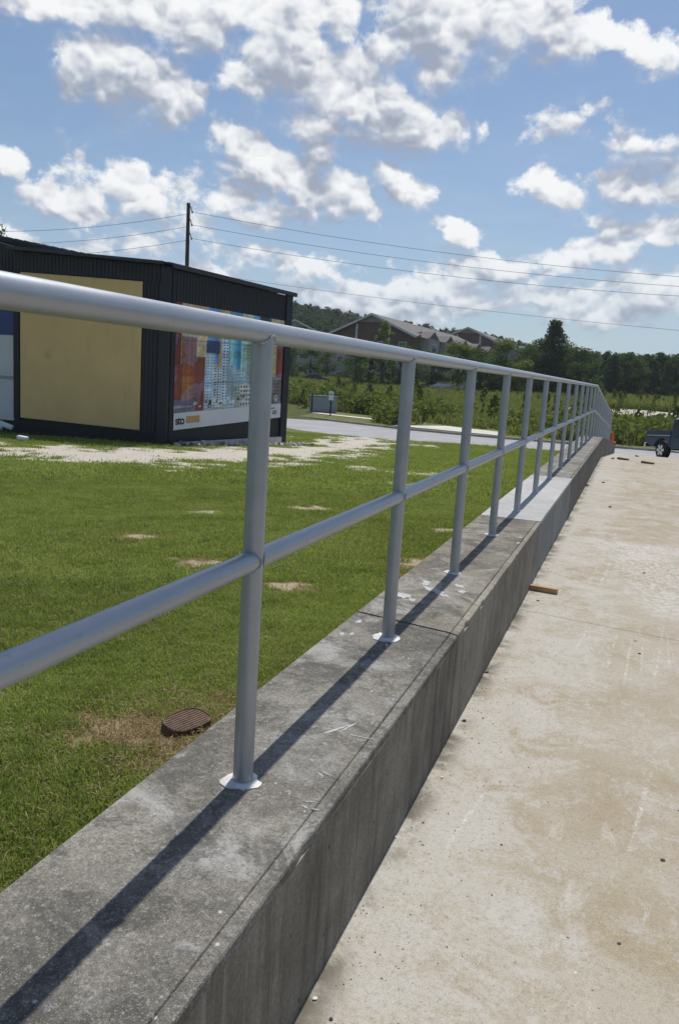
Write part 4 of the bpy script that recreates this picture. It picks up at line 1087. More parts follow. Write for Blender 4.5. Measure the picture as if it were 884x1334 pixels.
def put_rock(name, me, x, y, z, s, label, cat, group):
    o = bpy.data.objects.new(name, me); COL.objects.link(o); o.location = (x, y, z)
    o.rotation_euler = (rnd.uniform(0, 6), rnd.uniform(0, 6), rnd.uniform(0, 6)); o.scale = s; return tag(o, label, cat, group)
for i in range(64):
    s_ = .2 + (LL + .9) * (i / 64.0) ** .9 + rnd.uniform(-.1, .1); of = .30 + abs(rnd.gauss(0, .16)) + (.1 if s_ > 4.5 else 0)
    x, y = AX + dv.x * s_ + nv.x * of, AY + dv.y * s_ + nv.y * of; dk_ = rnd.random() < .25; k = rnd.uniform(.06, .16)
    put_rock('rubble_stone', RK[rnd.choice([4, 5]) if dk_ else rnd.choice([0, 1, 2, 3])], x, y, float(ground_z(x, y)) + k * .35, (k * rnd.uniform(1, 1.5), k, k * .65),
             ('dark grey' if dk_ else 'pale') + ' broken stone in the rubble row ' + ('under the left half of the banner' if s_ < 3.4 else 'towards the far end of the banner wall'), 'stone', 'rubble stones along the banner wall')

# foam blocks on the grass by the bay
FOAM = plain('pale_foam', (.60, .68, .70), .7, var=.12, scale=3, bstr=.3)
for (x, y, z, a, b_, c, rz, ty, lb) in [(-20.3, 21.0, .47, .50, .24, .16, .5, .35, 'pale foam block leaning at the foot of the yellow bay, rightmost of the heap'),
                                        (-20.55, 20.75, .42, .52, .26, .15, .3, .30, 'pale foam block in the middle of the heap by the dark corner'),
                                        (-20.75, 20.4, .38, .50, .3, .14, .1, .0, 'flat foam block lowest in the heap at the picture edge'),
                                        (-21.2, 21.2, .47, .3, .25, .2, .8, .4, 'small upright foam block at the back of the heap'),
                                        (-16.95, 18.2, .40, .36, .17, .12, -.1, .05, 'single white foam block lying apart on the sunlit grass')]:
    m = Euler((0, ty, rz)).to_matrix().to_4x4()
    o = MB().box((-a / 2, -b_ / 2, -c / 2), (a / 2, b_ / 2, c / 2)).build('foam_block', FOAM, None, bevel=.035, seg=3)
    o.matrix_world = Matrix.Translation((x, y, z)) @ m; tag(o, lb, 'foam block', 'foam blocks by the building')

# ================================================================== utility pole and wires
WOOD = plain('weathered_pole_wood', (.07, .06, .055), .9, var=.3, scale=3)
METAL = plain('dark_hardware', (.05, .05, .055), .5, metal=.6)
WIRE = plain('wire', (.05, .055, .065), .5, metal=.4)
PX, PY = -32.0, 50.8
pole = thing('utility_pole', 'tall dark wooden utility pole rising behind the metal building', 'pole', (PX, PY, 0))
MB().tube([(.1, 0, -.3), (.05, 0, 8), (0, 0, 15.1)], [.19, .16, .125], 12).build('shaft', WOOD, pole, smooth=True)
WZ = [14.5, 13.6, 12.65]
for z in WZ:
    a = MB().tube([(.1, 0, z + .45), (.22, 0, z + .30), (.32, 0, z + .02)], .035, 6).build('bracket', METAL, pole)
    MB().lathe((.34, 0, z - .12), [(.02, 0), (.07, .03), (.04, .06), (.08, .09), (.04, .12), (.07, .15), (.02, .18)], 8).build('insulator', METAL, a)
def wire(p0, p1, sag, label, grp='power lines strung from the wooden pole', r=.014):
    p0, p1 = Vector(p0), Vector(p1); pts = []
    for i in range(41):
        t = i / 40; q = p0.lerp(p1, t); q.z -= sag * 4 * t * (1 - t); pts.append(q)
    o = MB().tube(pts, r, 5, False).build('power_line', WIRE); return tag(o, label, 'wire', grp)
for i, (z, zr, zl, w1) in enumerate(zip(WZ, (12.9, 12.25, 11.6), (11.9, 11.1, 10.2), ('top', 'middle', 'lowest'))):
    p = (PX + .34, PY, z - .02)
    q = np.array([1.75, 59.97]); dd = q - np.array([PX, PY]); e = q + dd * .8
    sagr = 1.0
    zz = z + (zr - z) * 1.8
    wire(p, (e[0], e[1], zz + .6), 1.6, f'{w1} of three wires running right from the wooden pole')
    wire((PX - .1, PY, z - .15), (-61, 42 - 2, [13.0, 12.1, 11.2][i]), 1.5, f'{w1} of three wires running left from the wooden pole')
wire((-40, 62, 12.2), (30, 62, 7.0), .9, 'thin single wire low over the apartment roofs', 'thin low wires', r=.012)
wire((-40, 64, 9.4), (30, 60, 4.2), .9, 'faint thin wire just above the tree tops on the right', 'thin low wires', r=.010)
wire((-40, 70, 6.2), (20, 66, 6.8), 1.4, 'pale thin wire crossing in front of the dark trees', 'thin low wires', r=.012)

# ================================================================== trees
def leafball(pts, size, n_per, r3, flat=.6, tri=False):
    """small leaf cards spread through lobes: pts = [(centre, radius)]"""
    V = []; F = []
    for (c, R_) in pts:
        for _ in range(int(n_per * R_ * R_)):
            d = Vector((r3.gauss(0, 1), r3.gauss(0, 1), r3.gauss(0, 1))).normalized() * (R_ * r3.random() ** .38)
            d.z *= flat
            p = Vector(c) + d; s = size * r3.uniform(.6, 1.3)
            a = Vector((r3.gauss(0, 1), r3.gauss(0, 1), r3.gauss(0, .6))).normalized(); b = a.orthogonal().normalized(); b = (b * math.cos(1.3) + a.cross(b) * r3.uniform(-1, 1)).normalized()
            k = len(V)
            V += [p - a * s * .5, p + b * s * .35, p + a * s * .6, p - b * s * .32]; F.append((k, k + 1, k + 2, k + 3))
    return V, F
def broadleaf(h, w, seed, leaf=.32, dens=60, low=.22):
    r3 = random.Random(seed); lobes = []
    for i in range(int(16 + w * 1.2)):
        t = r3.uniform(low, .95); rad = w * .5 * math.sin(math.pi * min(1, (t - low) / (1 - low) * .85 + .14)) ** .7
        a = r3.uniform(0, 6.28); q = rad * math.sqrt(r3.random()) * .85
        lobes.append(((q * math.cos(a), q * math.sin(a), h * t), w * r3.uniform(.11, .22)))
    lobes.append(((0, 0, h * .9), w * .16))
    crown = leafball(lobes, leaf, dens, r3, .75)
    tr = MB(); top = Vector((w * .04, 0, h * .75)); tr.tube([(0, 0, -.3), (.02 * w, 0, h * .3), top], [h * .022, h * .016, h * .006], 7)
    for (c, R_) in lobes[:10]:
        z0 = h * r3.uniform(.2, .5); tr.tube([(0.02 * w, 0, z0), (c[0] * .5, c[1] * .5, (z0 + c[2]) / 2 + .1), c], [h * .008, h * .005, h * .002], 4, False)
    return crown, tr
def pine(h, w, seed, leaf=.34, n=26, low=.25, slim=False, dens=40):
    r3 = random.Random(seed); lobes = []
    for i in range(n):
        t = low + (1 - low) * (i + .5) / n; rad = w * .5 * (1 - (t - low) / (1 - low)) ** (.75 if not slim else .9) + w * .06
        for k in range(3 if not slim else 2):
            a = r3.uniform(0, 6.28); q = rad * r3.uniform(.35, 1.0)
            lobes.append(((q * math.cos(a), q * math.sin(a), h * t + r3.uniform(-.2, .2)), w * r3.uniform(.09, .15)))
    crown = leafball(lobes, leaf, dens, r3, .55)
    tr = MB().tube([(0, 0, -.3), (.05, .03, h * .5), (0, 0, h * .97)], [h * .016, h * .011, h * .003], 6)
    for i in range(10):
        c, R_ = r3.choice(lobes); tr.tube([(0, 0, c[2] - .2), c], [h * .004, h * .0015], 4, False)
    return crown, tr
def tree_thing(name, ct, mat, label, cat, loc, group=None):
    t = thing(name, label, cat, loc, 0, group); (V, F), tr = ct
    MB().add(V, F).build('crown', mat, t); tr.build('trunk', BARK, t); return t
def at_az(px, r, py_top=None):
    d = direction(px, 500); L = math.hypot(d.x, d.y); return d.x / L * r, d.y / L * r
def ztop(px, py, r):
    d = direction(px, py); return CZ + d.z / math.hypot(d.x, d.y) * r

MASTER = {}
def make(kind, seed):
    key = (kind, seed)
    if key not in MASTER:
        if kind == 'broad': MASTER[key] = (broadleaf(10, 7.0, seed, low=.06, dens=170, leaf=.27), LEAF_D)
        elif kind == 'light': MASTER[key] = (broadleaf(10, 7.5, seed, low=.10, dens=170, leaf=.27), LEAF_L)
        elif kind == 'column': MASTER[key] = (broadleaf(10, 3.4, seed, low=.06, dens=420, leaf=.24), LEAF_L)
        elif kind == 'pine': MASTER[key] = (pine(10, 5.0, seed, low=.06, dens=150, leaf=.27, n=30), LEAF_P)
        elif kind == 'bigpine': MASTER[key] = (pine(10, 6.2, seed, low=.08, dens=230, leaf=.26, n=34), LEAF_P)
        elif kind == 'slim': MASTER[key] = (pine(10, 2.6, seed, slim=True, low=.08, dens=90, leaf=.26), LEAF_P)
    return MASTER[key]
FIRST = {}
def plant(name, kind, seed, px, py_top, r, wscale, label, cat='tree', group=None):
    x, y = at_az(px, r); zb = float(ground_z(x, y)) - .1; h = ztop(px, py_top, r) - zb
    s = h / 10.0; sc = (s * wscale, s * wscale, s)
    key = (kind, seed)
    if key in FIRST:
        o = copy_tree(FIRST[key], (x, y, zb), rnd.uniform(0, 6.28), sc, label, group)
        if group is None and 'group' in o: del o['group']
    else:
        ct, mat = make(kind, seed); o = tree_thing(name, ct, mat, label, cat, (x, y, zb), group); o.scale = sc; o.rotation_euler.z = rnd.uniform(0, 6); FIRST[key] = o
    return o
plant('street_tree', 'column', 1, 497, 416, 118, 1.2, 'narrow bright green tree standing tall before the brown gable')
plant('street_tree', 'light', 2, 462, 455, 118, 1.2, 'small light green tree in front of the tan apartment wall')
plant('street_tree', 'light', 3, 595, 445, 118, 1.35, 'round yellow green tree in front of the long apartment roof')
plant('pine_tree', 'slim', 1, 542, 433, 120, 1.0, 'slim dark conifer at the corner of the apartment building')
plant('street_tree', 'broad', 4, 518, 447, 121, 1.2, 'dark broad tree right of the narrow bright one')
plant('street_tree', 'broad', 5, 480, 458, 122, 1.3, 'dark tree hugging the left of the narrow bright tree')
plant('street_tree', 'broad', 6, 562, 459, 118, 1.5, 'dark round tree under the apartment eaves')
plant('street_tree', 'broad', 4, 402, 452, 128, 1.4, 'dark broad tree just right of the metal building corner')
plant('street_tree', 'broad', 5, 377, 448, 124, 1.3, 'dark tree half hidden by the metal building')
plant('street_tree', 'broad', 6, 424, 458, 134, 1.2, 'dark tree beside the left end of the tan apartment wall')
plant('street_tree', 'broad', 7, 625, 452, 116, 1.4, 'dark tree between the yellow green tree and its right neighbour')
plant('street_tree', 'light', 8, 655, 441, 118, 1.35, 'large pale green tree at the right end of the apartments')
plant('street_tree', 'broad', 7, 688, 448, 122, 1.1, 'dark green tree left of the tallest dark tree')
plant('pine_tree', 'bigpine', 3, 716, 419, 124, .85, 'tallest dark pine tree standing above the others on the skyline')
plant('street_tree', 'broad', 6, 699, 440, 126, 1.3, 'leafy tree close against the left of the tallest dark pine')
plant('street_tree', 'light', 8, 733, 446, 124, 1.1, 'paler tree close against the right of the tallest dark pine')
plant('street_tree', 'broad', 5, 752, 450, 120, 1.3, 'broad green tree right of the tallest dark pine')
plant('street_tree', 'broad', 4, 765, 462, 132, 1.1, 'dark tree behind the crest of the handrail')
x, y = at_az(-8, 62)
t = tree_thing('shade_tree', broadleaf(10, 7, 21, leaf=.22, dens=90), LEAF_D, 'green tree top showing over the left end of the metal building', 'tree', (x, y, 0)); t.scale = (1.05, 1.05, (ztop(-6, 283, 62)) / 10.0)
# wood on the right: trunks one can still tell apart in front, a mass behind
for i in range(44):
    px = 745 + i * 5.2 + rnd.uniform(-3, 3); r = rnd.uniform(146, 178)
    kind = rnd.choice(['pine', 'pine', 'broad']); sd_ = rnd.choice([1, 2]) if kind == 'pine' else rnd.choice([4, 5, 6, 7])
    plant('wood_tree', kind, sd_, px, 462 + rnd.uniform(-5, 10) + (r - 146) * .1, r, rnd.uniform(.9, 1.25), ('dark pointed pine' if kind == 'pine' else 'rounded leafy tree') + ' along the front edge of the wood on the right', group='trees along the edge of the wood')
protos = []
for k, (cr, mt) in enumerate([(pine(10, 5.2, 31, leaf=.55, n=16, dens=24)[0], 0), (pine(10, 4.6, 32, leaf=.55, n=14, dens=24)[0], 0), (broadleaf(10, 7.0, 33, leaf=.55, dens=26)[0], 0), (broadleaf(10, 6.2, 34, leaf=.55, dens=26)[0], 0)]):
    V, F = cr; protos.append((V, F))
n = 4200; az = np.radians(nrg.uniform(-29, 10, n)); r = nrg.uniform(160, 345, n)
x, y = r * np.sin(az), r * np.cos(az); z = ground_z(x, y) - .4
ok = ~((np.degrees(az) < -8.0) & (r < 225)); x, y, z = x[ok], y[ok], z[ok]; r = r[ok]
pts = np.stack([x, y, z], 1)
scatter('far_wood', protos, pts, nrg.uniform(0, 6.3, len(pts)), nrg.uniform(.88, 1.15, len(pts)) * np.interp(r, [160, 230, 345], [.78, 1.05, 1.38]), WOODM, label='dark wooded hillside rising behind the apartments and field', cat='wood')

# ---- field beyond the road
r4 = random.Random(12)
shr = [leafball([((r4.uniform(-.5, .5), r4.uniform(-.5, .5), r4.uniform(.2, .9)), r4.uniform(.3, .5)) for _ in range(6)], .20, 120, r4, .9) for _ in range(3)]
weedp = [blade_tuft(46, 1.0, .10, .45, .7, r4) for _ in range(4)]
def field_pts(n, fmin, fmax, a0=-31, a1=9):
    az = np.radians(nrg.uniform(a0, a1, n)); r = np.sqrt(nrg.uniform(45 ** 2, fmax ** 2, n)); x, y = r * np.sin(az), r * np.cos(az)
    off = y - far_y(x); lim = np.where(x < -17.5, 9.0, np.where((x < -7) & (x > -15), 6.0, 2.0))
    ok = (off > np.maximum(lim, fmin)); return x[ok], y[ok], r[ok]
x, y, r = field_pts(26000, 0, 146); d = fbm(x, y, .12, 3); tr_ = np.exp(-((x + .3) / 8) ** 2 - ((y - 94) / 8) ** 2)
ok = (d + nrg.uniform(-.25, .25, len(x)) > .36) & (tr_ < .25); x, y, r = x[ok], y[ok], r[ok]
scatter('field_weeds', weedp, np.stack([x, y, ground_z(x, y) - .05], 1), nrg.uniform(0, 6.3, len(x)), nrg.uniform(.6, 1.25, len(x)) * np.where(x < -14, 1.0, .95), WEED,
        label='tall pale green weeds and grasses covering the field', cat='weeds', tilt=.15)
x, y, r = field_pts(9000, 0, 150); off = y - far_y(x)
d = fbm(x + 50, y, .16, 3); tr_ = np.exp(-((x + .3) / 12) ** 2 - ((y - 92) / 9) ** 2)
ok = ((d > .55) | ((off < 15) & (d > .30))) & (nrg.random(len(x)) < np.where(off < 15, .95, .30)) & (tr_ < .3); x, y, off = x[ok], y[ok], off[ok]
scatter('field_scrub', shr, np.stack([x, y, ground_z(x, y) - .1], 1), nrg.uniform(0, 6.3, len(x)), np.where(off < 15, 1.35, .8) * nrg.uniform(.5, 1.45, len(x)), SCRUB,
        label='dense green scrub along the far side of the road', cat='scrub', tilt=.1)
# young pines dotted over the field
SP = None
for i in range(95):
    px = rnd.uniform(380, 890) if i % 3 else rnd.uniform(640, 890); r = rnd.uniform(60, 140); x, y = at_az(px, r)
    if y < far_y(x) + 4: continue
    lb = ('young pine sapling near the road' if r < 85 else 'young pine sapling far back in the field') + (' on the right' if px > 700 else ' behind the handrail' if px > 520 else ' by the apartments')
    k = rnd.uniform(.10, .24) * (1 if r < 100 else .8)
    if SP is None: (V, F), _ = pine(10, 5.5, 77, n=14, low=.02, dens=50, leaf=.7); SP = MB().add(V, F).build('sapling', LEAF_P); SP.data.materials[0] = SCRUB; o = SP
    else: o = SP.copy(); COL.objects.link(o)
    o.location = (x, y, float(ground_z(x, y)) - .05); o.scale = (k * rnd.uniform(.8, 1.2), k, k * rnd.uniform(.9, 1.4)); o.rotation_euler = (0, 0, rnd.uniform(0, 6))
    tag(o, lb, 'sapling', 'young pines dotted over the field')
# single shrubs and saplings that stand out
SH = None
for i in range(34):
    px = rnd.uniform(380, 884); r = rnd.uniform(58, 128); x, y = at_az(px, r)
    if y < far_y(x) + 7: continue
    V, F = leafball([((rnd.uniform(-.5, .5), rnd.uniform(-.5, .5), rnd.uniform(.3, 2.2)), rnd.uniform(.35, .6)) for _ in range(8)], .22, 90, rnd, 1.1) if (SH is None or i % 9 == 0) else (None, None)
    z = float(ground_z(x, y)) - .05
    if V is not None:
        t = thing('shrub', ('bushy shrub among the scrub near the road' if r < 85 else 'bushy shrub far back in the weedy field'), 'shrub', (x, y, z), 0, 'shrubs standing in the field')
        MB().add(V, F).build('foliage', rnd.choice([SCRUB, LEAF_D, LEAF_L]), t); MB().tube([(0, 0, -.1), (.03, 0, 1.6)], [.05, .02], 5).build('stem', BARK, t); SH = t
    else:
        t = copy_tree(SH, (x, y, z), rnd.uniform(0, 6), None, 'bushy shrub among the scrub near the road' if r < 85 else 'bushy shrub far back in the weedy field')
    k = rnd.uniform(.45, .95); t.scale = (k, k, k)

# ================================================================== apartments
ROOFS = plain('grey_shingle', (.125, .115, .11), .9, var=.25, scale=.8)
BROWN = plain('brown_siding', (.15, .092, .066), .85, var=.2, scale=.6)
TAN = plain('tan_siding', (.36, .33, .29), .85, var=.1, scale=.6)
TRIMW = plain('white_trim', (.60, .58, .54), .7, var=.05)
GLASS = plain('dark_window_glass', (.03, .04, .055), .15, var=.2, spec=.8)
def apartment(label, gx, gy, ang, W, L, zb, ze, zr, nwin, bays, storeys=3):
    """gable end at local y=0 facing -y; local x across, local y along the ridge"""
    b = thing('apartment_building', label, 'building', (gx, gy, zb), ang)
    H, R_ = ze - zb, zr - zb; w = W / 2
    MB().box((-w, 0, -1), (w, L, H * .70)).build('wall', TAN, b)
    MB().box((-w, .02, H * .70), (w, L, H)).build('upper_wall', BROWN, b)
    MB().add([(-w, .0, H), (w, 0, H), (0, 0, R_ - .15), (-w, .3, H), (w, .3, H), (0, .3, R_ - .15)], [(0, 1, 2), (5, 4, 3), (0, 3, 4, 1), (1, 4, 5, 2), (2, 5, 3, 0)]).build('gable', BROWN, b)
    MB().box((-w * .98, -.25, H * .70), (w * .3, -.01, H * .78)).build('band', TRIMW, b)
    g = MB().add([(-w * .36, -.06, R_ - .15 - (R_ - H) * .36), (w * .36, -.06, R_ - .15 - (R_ - H) * .36), (0, -.06, R_ - .2), (-w * .36, 0, R_ - .15 - (R_ - H) * .36), (w * .36, 0, R_ - .15 - (R_ - H) * .36), (0, 0, R_ - .2)],
                 [(0, 1, 2), (5, 4, 3), (0, 3, 4, 1), (1, 4, 5, 2), (2, 5, 3, 0)]); g.build('gable_peak', TAN, b)
    for s in (-1, 1):
        MB().hexa([(0, -.7, R_ - .1), (s * (w + .7), -.7, H - .45), (s * (w + .7), L + .7, H - .45), (0, L + .7, R_ - .1)],
                  [(0, -.7, R_ + .15), (s * (w + .7), -.7, H - .2), (s * (w + .7), L + .7, H - .2), (0, L + .7, R_ + .15)]).build('roof', ROOFS, b)
        MB().hexa([(0, -.78, R_ - .25), (s * (w + .72), -.78, H - .6), (s * (w + .72), -.705, H - .6), (0, -.705, R_ - .25)],
                  [(0, -.78, R_ + .17), (s * (w + .72), -.78, H - .18), (s * (w + .72), -.705, H - .18), (0, -.705, R_ + .17)]).build('barge_board', TRIMW, b)
    for s in (-.38, .42):
        MB().box((w * s - .2, -.10, H * .80), (w * s + .2, .0, H + (R_ - H) * .50)).build('corner_trim', TRIMW, b)
    for st in range(storeys):
        zc = H * (st + .55) / storeys * .93
        for k in range(nwin):
            x = -w + W * (k + .5) / nwin
            f = MB().box((x - .75, -.08, zc - .65), (x + .75, .0, zc + .65)).build('window', TRIMW, b)
            MB().box((x - .62, -.11, zc - .53), (x + .62, -.085, zc + .53)).build('pane', GLASS, f)
    for k in range(bays):      # gabled bays along the right long side
        y0 = 3 + (L - 8) * k / max(1, bays - 1) * .95; hw = 2.6
        MB().box((w, y0, -1), (w + 1.6, y0 + 2 * hw, H * .97)).build('bay', TAN, b)
        MB().add([(w - .2, y0, H * .97), (w + 1.6, y0, H * .97), (w + 1.6, y0 + hw, H * .97 + 1.3), (w + 1.6, y0 + 2 * hw, H * .97), (w - .2, y0 + 2 * hw, H * .97), (w - 2.2, y0 + hw, H * .97 + 1.3)],
                 [(0, 1, 2, 5), (2, 3, 4, 5), (1, 3, 2), (0, 5, 4)]).build('bay_roof', ROOFS, b)
        for st in range(storeys):
            zc = H * (st + .55) / storeys * .93
            f = MB().box((w + 1.6, y0 + hw - 1.2, zc - .8), (w + 1.68, y0 + hw + 1.2, zc + .8)).build('window', TRIMW, b)
            MB().box((w + 1.685, y0 + hw - 1.0, zc - .65), (w + 1.71, y0 + hw + 1.0, zc + .65)).build('pane', GLASS, f)
    return b
apartment('tan and brown apartment block with a broad gable facing the field', -44.6, 131.5, -.12, 16.0, 44, 3.4, 12.4, 15.75, 4, 5)
apartment('apartment block with grey roofs furthest left, half behind the metal building', -76, 168, .25, 15, 26, 5, 14.4, 17.6, 4, 2)
apartment('apartment block between the left roofs and the broad gable', -66, 182, -.3, 13, 24, 6, 15.0, 18.2, 3, 2)
apartment('furthest apartment block seen past the end of the long roof', -38.5, 184, -.05, 14, 30, 7, 15.6, 18.6, 3, 3)

# parked cars by the apartments
def car_thing(x, y, z, rz, label, col):
    c = thing('parked_car', label, 'car', (x, y, z), rz, 'cars parked by the apartments')
    pm = plain('car_paint', col, .3, var=.05, coat=.5)
    prof = [(-2.2, .35), (-2.25, .85), (-1.5, 1.0), (-.9, 1.42), (.5, 1.45), (1.15, 1.0), (2.1, .85), (2.25, .4)]
    mb = MB(); n = len(prof)
    for yy in (-.88, .88): mb.v += [(a, yy * (.86 if b > 1.1 else 1), b) for a, b in prof]
    mb.f = [tuple(range(n))[::-1], tuple(range(n, 2 * n))] + [(i, (i + 1) % n, n + (i + 1) % n, n + i) for i in range(n)]
    mb.build('body', pm, c, bevel=.06)
    for s in (-1, 1):
        MB().hexa([(-1.25, s * .80, 1.02), (.95, s * .80, 1.02), (.95, s * .84, 1.02), (-1.25, s * .84, 1.02)], [(-.85, s * .70, 1.36), (.42, s * .70, 1.36), (.42, s * .79, 1.36), (-.85, s * .79, 1.36)]).build('side_window', GLASS, c)
    for sx in (-1.35, 1.4):
        for s in (-1, 1): MB().lathe((sx, s * .80 - .1, .33), [(.32, 0), (.33, .05), (.33, .15), (.32, .2)], 14, 'Y').build('wheel', DARK, c)
    return c
for (px, r, rz, lb, col) in [(409, 121, .5, 'dark car parked under the trees left of the tan apartment wall', (.03, .03, .04)), (566, 119, .4, 'dark red car parked under the dark trees', (.12, .03, .03)),
                             (578, 117, .4, 'white car parked under the dark trees', (.6, .6, .6)), (612, 116, .3, 'pale car parked behind the third handrail post', (.55, .56, .58)), (640, 118, .3, 'black car parked at the right end of the lot', (.02, .02, .025))]:
    x, y = at_az(px, r); car_thing(x, y, float(ground_z(x, y)) + .25, rz, lb, col)
LOT = plain('pale_lot', (.42, .41, .40), .9)
x, y = at_az(618, 122); mb = MB(); zl = float(ground_z(x, y))
mb.hexa([(x - 9, y - 3, zl - .5), (x + 9, y - 3, zl - .5), (x + 9, y + 9, zl - .3), (x - 9, y + 9, zl - .3)], [(x - 9, y - 3, zl + .12), (x + 9, y - 3, zl + .12), (x + 9, y + 9, zl + 1.0), (x - 9, y + 9, zl + 1.0)])
tag(mb.build('parking_lot', LOT), kind='structure')

# ================================================================== sign and cabinet across the road
SGN_HILITE = plain('white_sign_and_roof_highlight', (.88, .89, .88), .5, var=.05)
sg = thing('road_sign', 'small white sign on a dark post beside the pale pavement', 'sign', (-22.9, 58.4, .22))
MB().box((-.045, -.03, -.2), (.045, .03, 1.75)).build('post', DARK, sg)
MB().box((-.21, -.05, 1.28), (.21, -.032, 1.98)).build('sign_plate', SGN_HILITE, sg, bevel=.01)
MB().box((-.13, -.055, 1.72), (.13, -.0505, 1.78)).build('print_line', METAL, sg)
pp = thing('marker_post', 'thin dark post just left of the white road sign', 'post', (-25.4, 60.4, .25)); MB().box((-.045, -.045, -.2), (.045, .045, 1.7)).build('shaft', DARK, pp, bevel=.01)
CABM = plain('grey_green_cabinet', (.27, .31, .335), .5, var=.08, scale=1.5)
cb = thing('utility_cabinet', 'wide grey utility cabinet in front of the dark scrub', 'cabinet', (-25.0, 62.0, .30), .35)
MB().box((-1.15, -.5, -.2), (1.15, .5, 1.42)).build('body', CABM, cb, bevel=.03)
MB().box((-1.2, -.55, 1.425), (1.2, .55, 1.50)).build('lid', CABM, cb, bevel=.02)
for k in range(4): MB().box((-1.1 + k * .555, -.525, .1), (-1.1 + k * .555 + .53, -.502, 1.36)).build('door_panel', CABM, cb, bevel=.01)

# ================================================================== traffic cone
CONEO = plain('orange_cone_plastic', (.80, .10, .03), .5, var=.06)
cn = thing('traffic_cone', 'faded orange traffic cone at the far end of the wall', 'cone', (RX + .10, WALL_END - .28, float(wall_top(WALL_END - .28))), .2)
MB().lathe((0, 0, .015), [(.085, 0), (.08, .02), (.018, .44), (.014, .45)], 20).build('body', CONEO, cn, smooth=True)
MB().box((-.14, -.14, 0), (.14, .14, .02)).build('base', CONEO, cn, bevel=.006)

# ================================================================== pickup truck
TEAL = plain('dark_teal_paint', (.011, .048, .095), .30, var=.15, scale=.8, coat=.3, spec=.4)
TYRE = plain('tyre_rubber', (.012, .012, .013), .85, var=.2, scale=8)
CHR = plain('chrome', (.62, .63, .64), .18, metal=1.0, var=.05)
truck = thing('pickup_truck', 'dark teal pickup truck with chrome wheels standing on the road by the slab', 'pickup', (3.20, 40.55, .085), math.radians(-56))
truck.rotation_euler[1] = -.055
hw = .97
def prism(prof, y0, y1, name, mat, parent, bevel=.02, inset=None):
    mb = MB(); n = len(prof)
    mb.v = [(a, y0, b) for a, b in prof] + [(a, y1, b) for a, b in prof]
    mb.f = [tuple(range(n)), tuple(range(n, 2 * n))[::-1]] + [(i, (i + 1) % n, n + (i + 1) % n, n + i) for i in range(n)]
    return mb.build(name, mat, parent, bevel=bevel, smooth=False)
def arch(cx, r=.58, zc=.50, z0=.62): return [(cx + r * math.cos(t), zc + r * math.sin(t)) for t in np.linspace(math.pi - .2, .2, 10)]
ax1, ax2 = -1.65, 1.75
bedside = [(-2.85, .78), (-2.92, 1.05), (-2.90, 1.40), (-.99, 1.42), (-.99, .62)] + arch(ax1)[::-1]
for s in (-1, 1): prism(bedside, s * hw, s * (hw - .09), 'bed_side', TEAL, truck)
for s in (-1, 1): MB().box((-2.88, min(s * (hw - .12), s * (hw + .012)), 1.425), (-1.0, max(s * (hw - .12), s * (hw + .012)), 1.46)).build('bed_rail', TEAL, truck, bevel=.01)
for s in (-1, 1): MB().box((-2.86, min(s * hw, s * (hw + .012)), 1.18), (-1.0, max(s * hw, s * (hw + .012)), 1.215)).build('body_line', CHR, truck)
MB().box((-2.90, -hw + .1, .80), (-2.84, hw - .1, 1.42)).build('tailgate', TEAL, truck, bevel=.015)
MB().box((-2.83, -hw + .1, .80), (-.6, hw - .1, .86)).build('bed_floor', DARK, truck)
cabp = [(-.97, .55), (-.97, 1.42), (-.84, 2.00), (.75, 2.04), (1.15, 1.46), (1.16, .55)]
prism(cabp, -hw, hw, 'cab', TEAL, truck, .05)
MB().hexa([(-.84, -.86, 1.99), (.72, -.86, 2.03), (.72, .86, 2.03), (-.84, .86, 1.99)], [(-.84, -.86, 2.03), (.72, -.86, 2.065), (.72, .86, 2.065), (-.84, .86, 2.03)]).build('roof_highlight', SGN_HILITE, truck, bevel=.02)  # thin white sheet, paints a highlight along the top of the teal cab
prism([(1.17, .62), (1.17, 1.44), (2.75, 1.36), (2.85, 1.2), (2.85, .70), (2.7, .62)] + arch(ax2)[::-1][:0], -hw + .01, hw - .01, 'bonnet', TEAL, truck, .05)
for s in (-1, 1): MB().hexa([(-.80, s * (hw + .002), 1.46), (.95, s * (hw + .002), 1.46), (.95, s * (hw + .012), 1.46), (-.80, s * (hw + .012), 1.46)], [(-.72, s * (hw + .002), 1.93), (.66, s * (hw + .002), 1.93), (.66, s * (hw + .012), 1.93), (-.72, s * (hw + .012), 1.93)]).build('side_window', GLASS, truck)
MB().hexa([(-.99, -.75, 1.48), (-.99, .75, 1.48), (-.965, .75, 1.48), (-.965, -.75, 1.48)], [(-.90, -.7, 1.92), (-.90, .7, 1.92), (-.87, .7, 1.92), (-.87, -.7, 1.92)]).build('rear_window', GLASS, truck)
MB().box((-3.08, -hw, .62), (-2.94, hw, .82)).build('rear_bumper', CHR, truck, bevel=.03)
for s in (-1, 1): MB().box((-2.935, min(s * .80, s * .93), 1.0), (-2.90, max(s * .80, s * .93), 1.3)).build('tail_light', plain('tail_lamp_red', (.35, .02, .02), .3), truck, bevel=.01)
MB().box((-2.8, -.45, .50), (2.7, .45, .62)).build('chassis', DARK, truck)
for s in (-1, 1): MB().box((-.5, s * .97 - .06, .42), (1.1, s * .97 + .06, .48)).build('side_step', CHR, truck, bevel=.015)
MB().box((-1.6, -.5, 1.2), (-1.1, .3, 1.54)).build('yellow_crate', plain('yellow_plastic', (.65, .42, .05), .5), truck, bevel=.02)
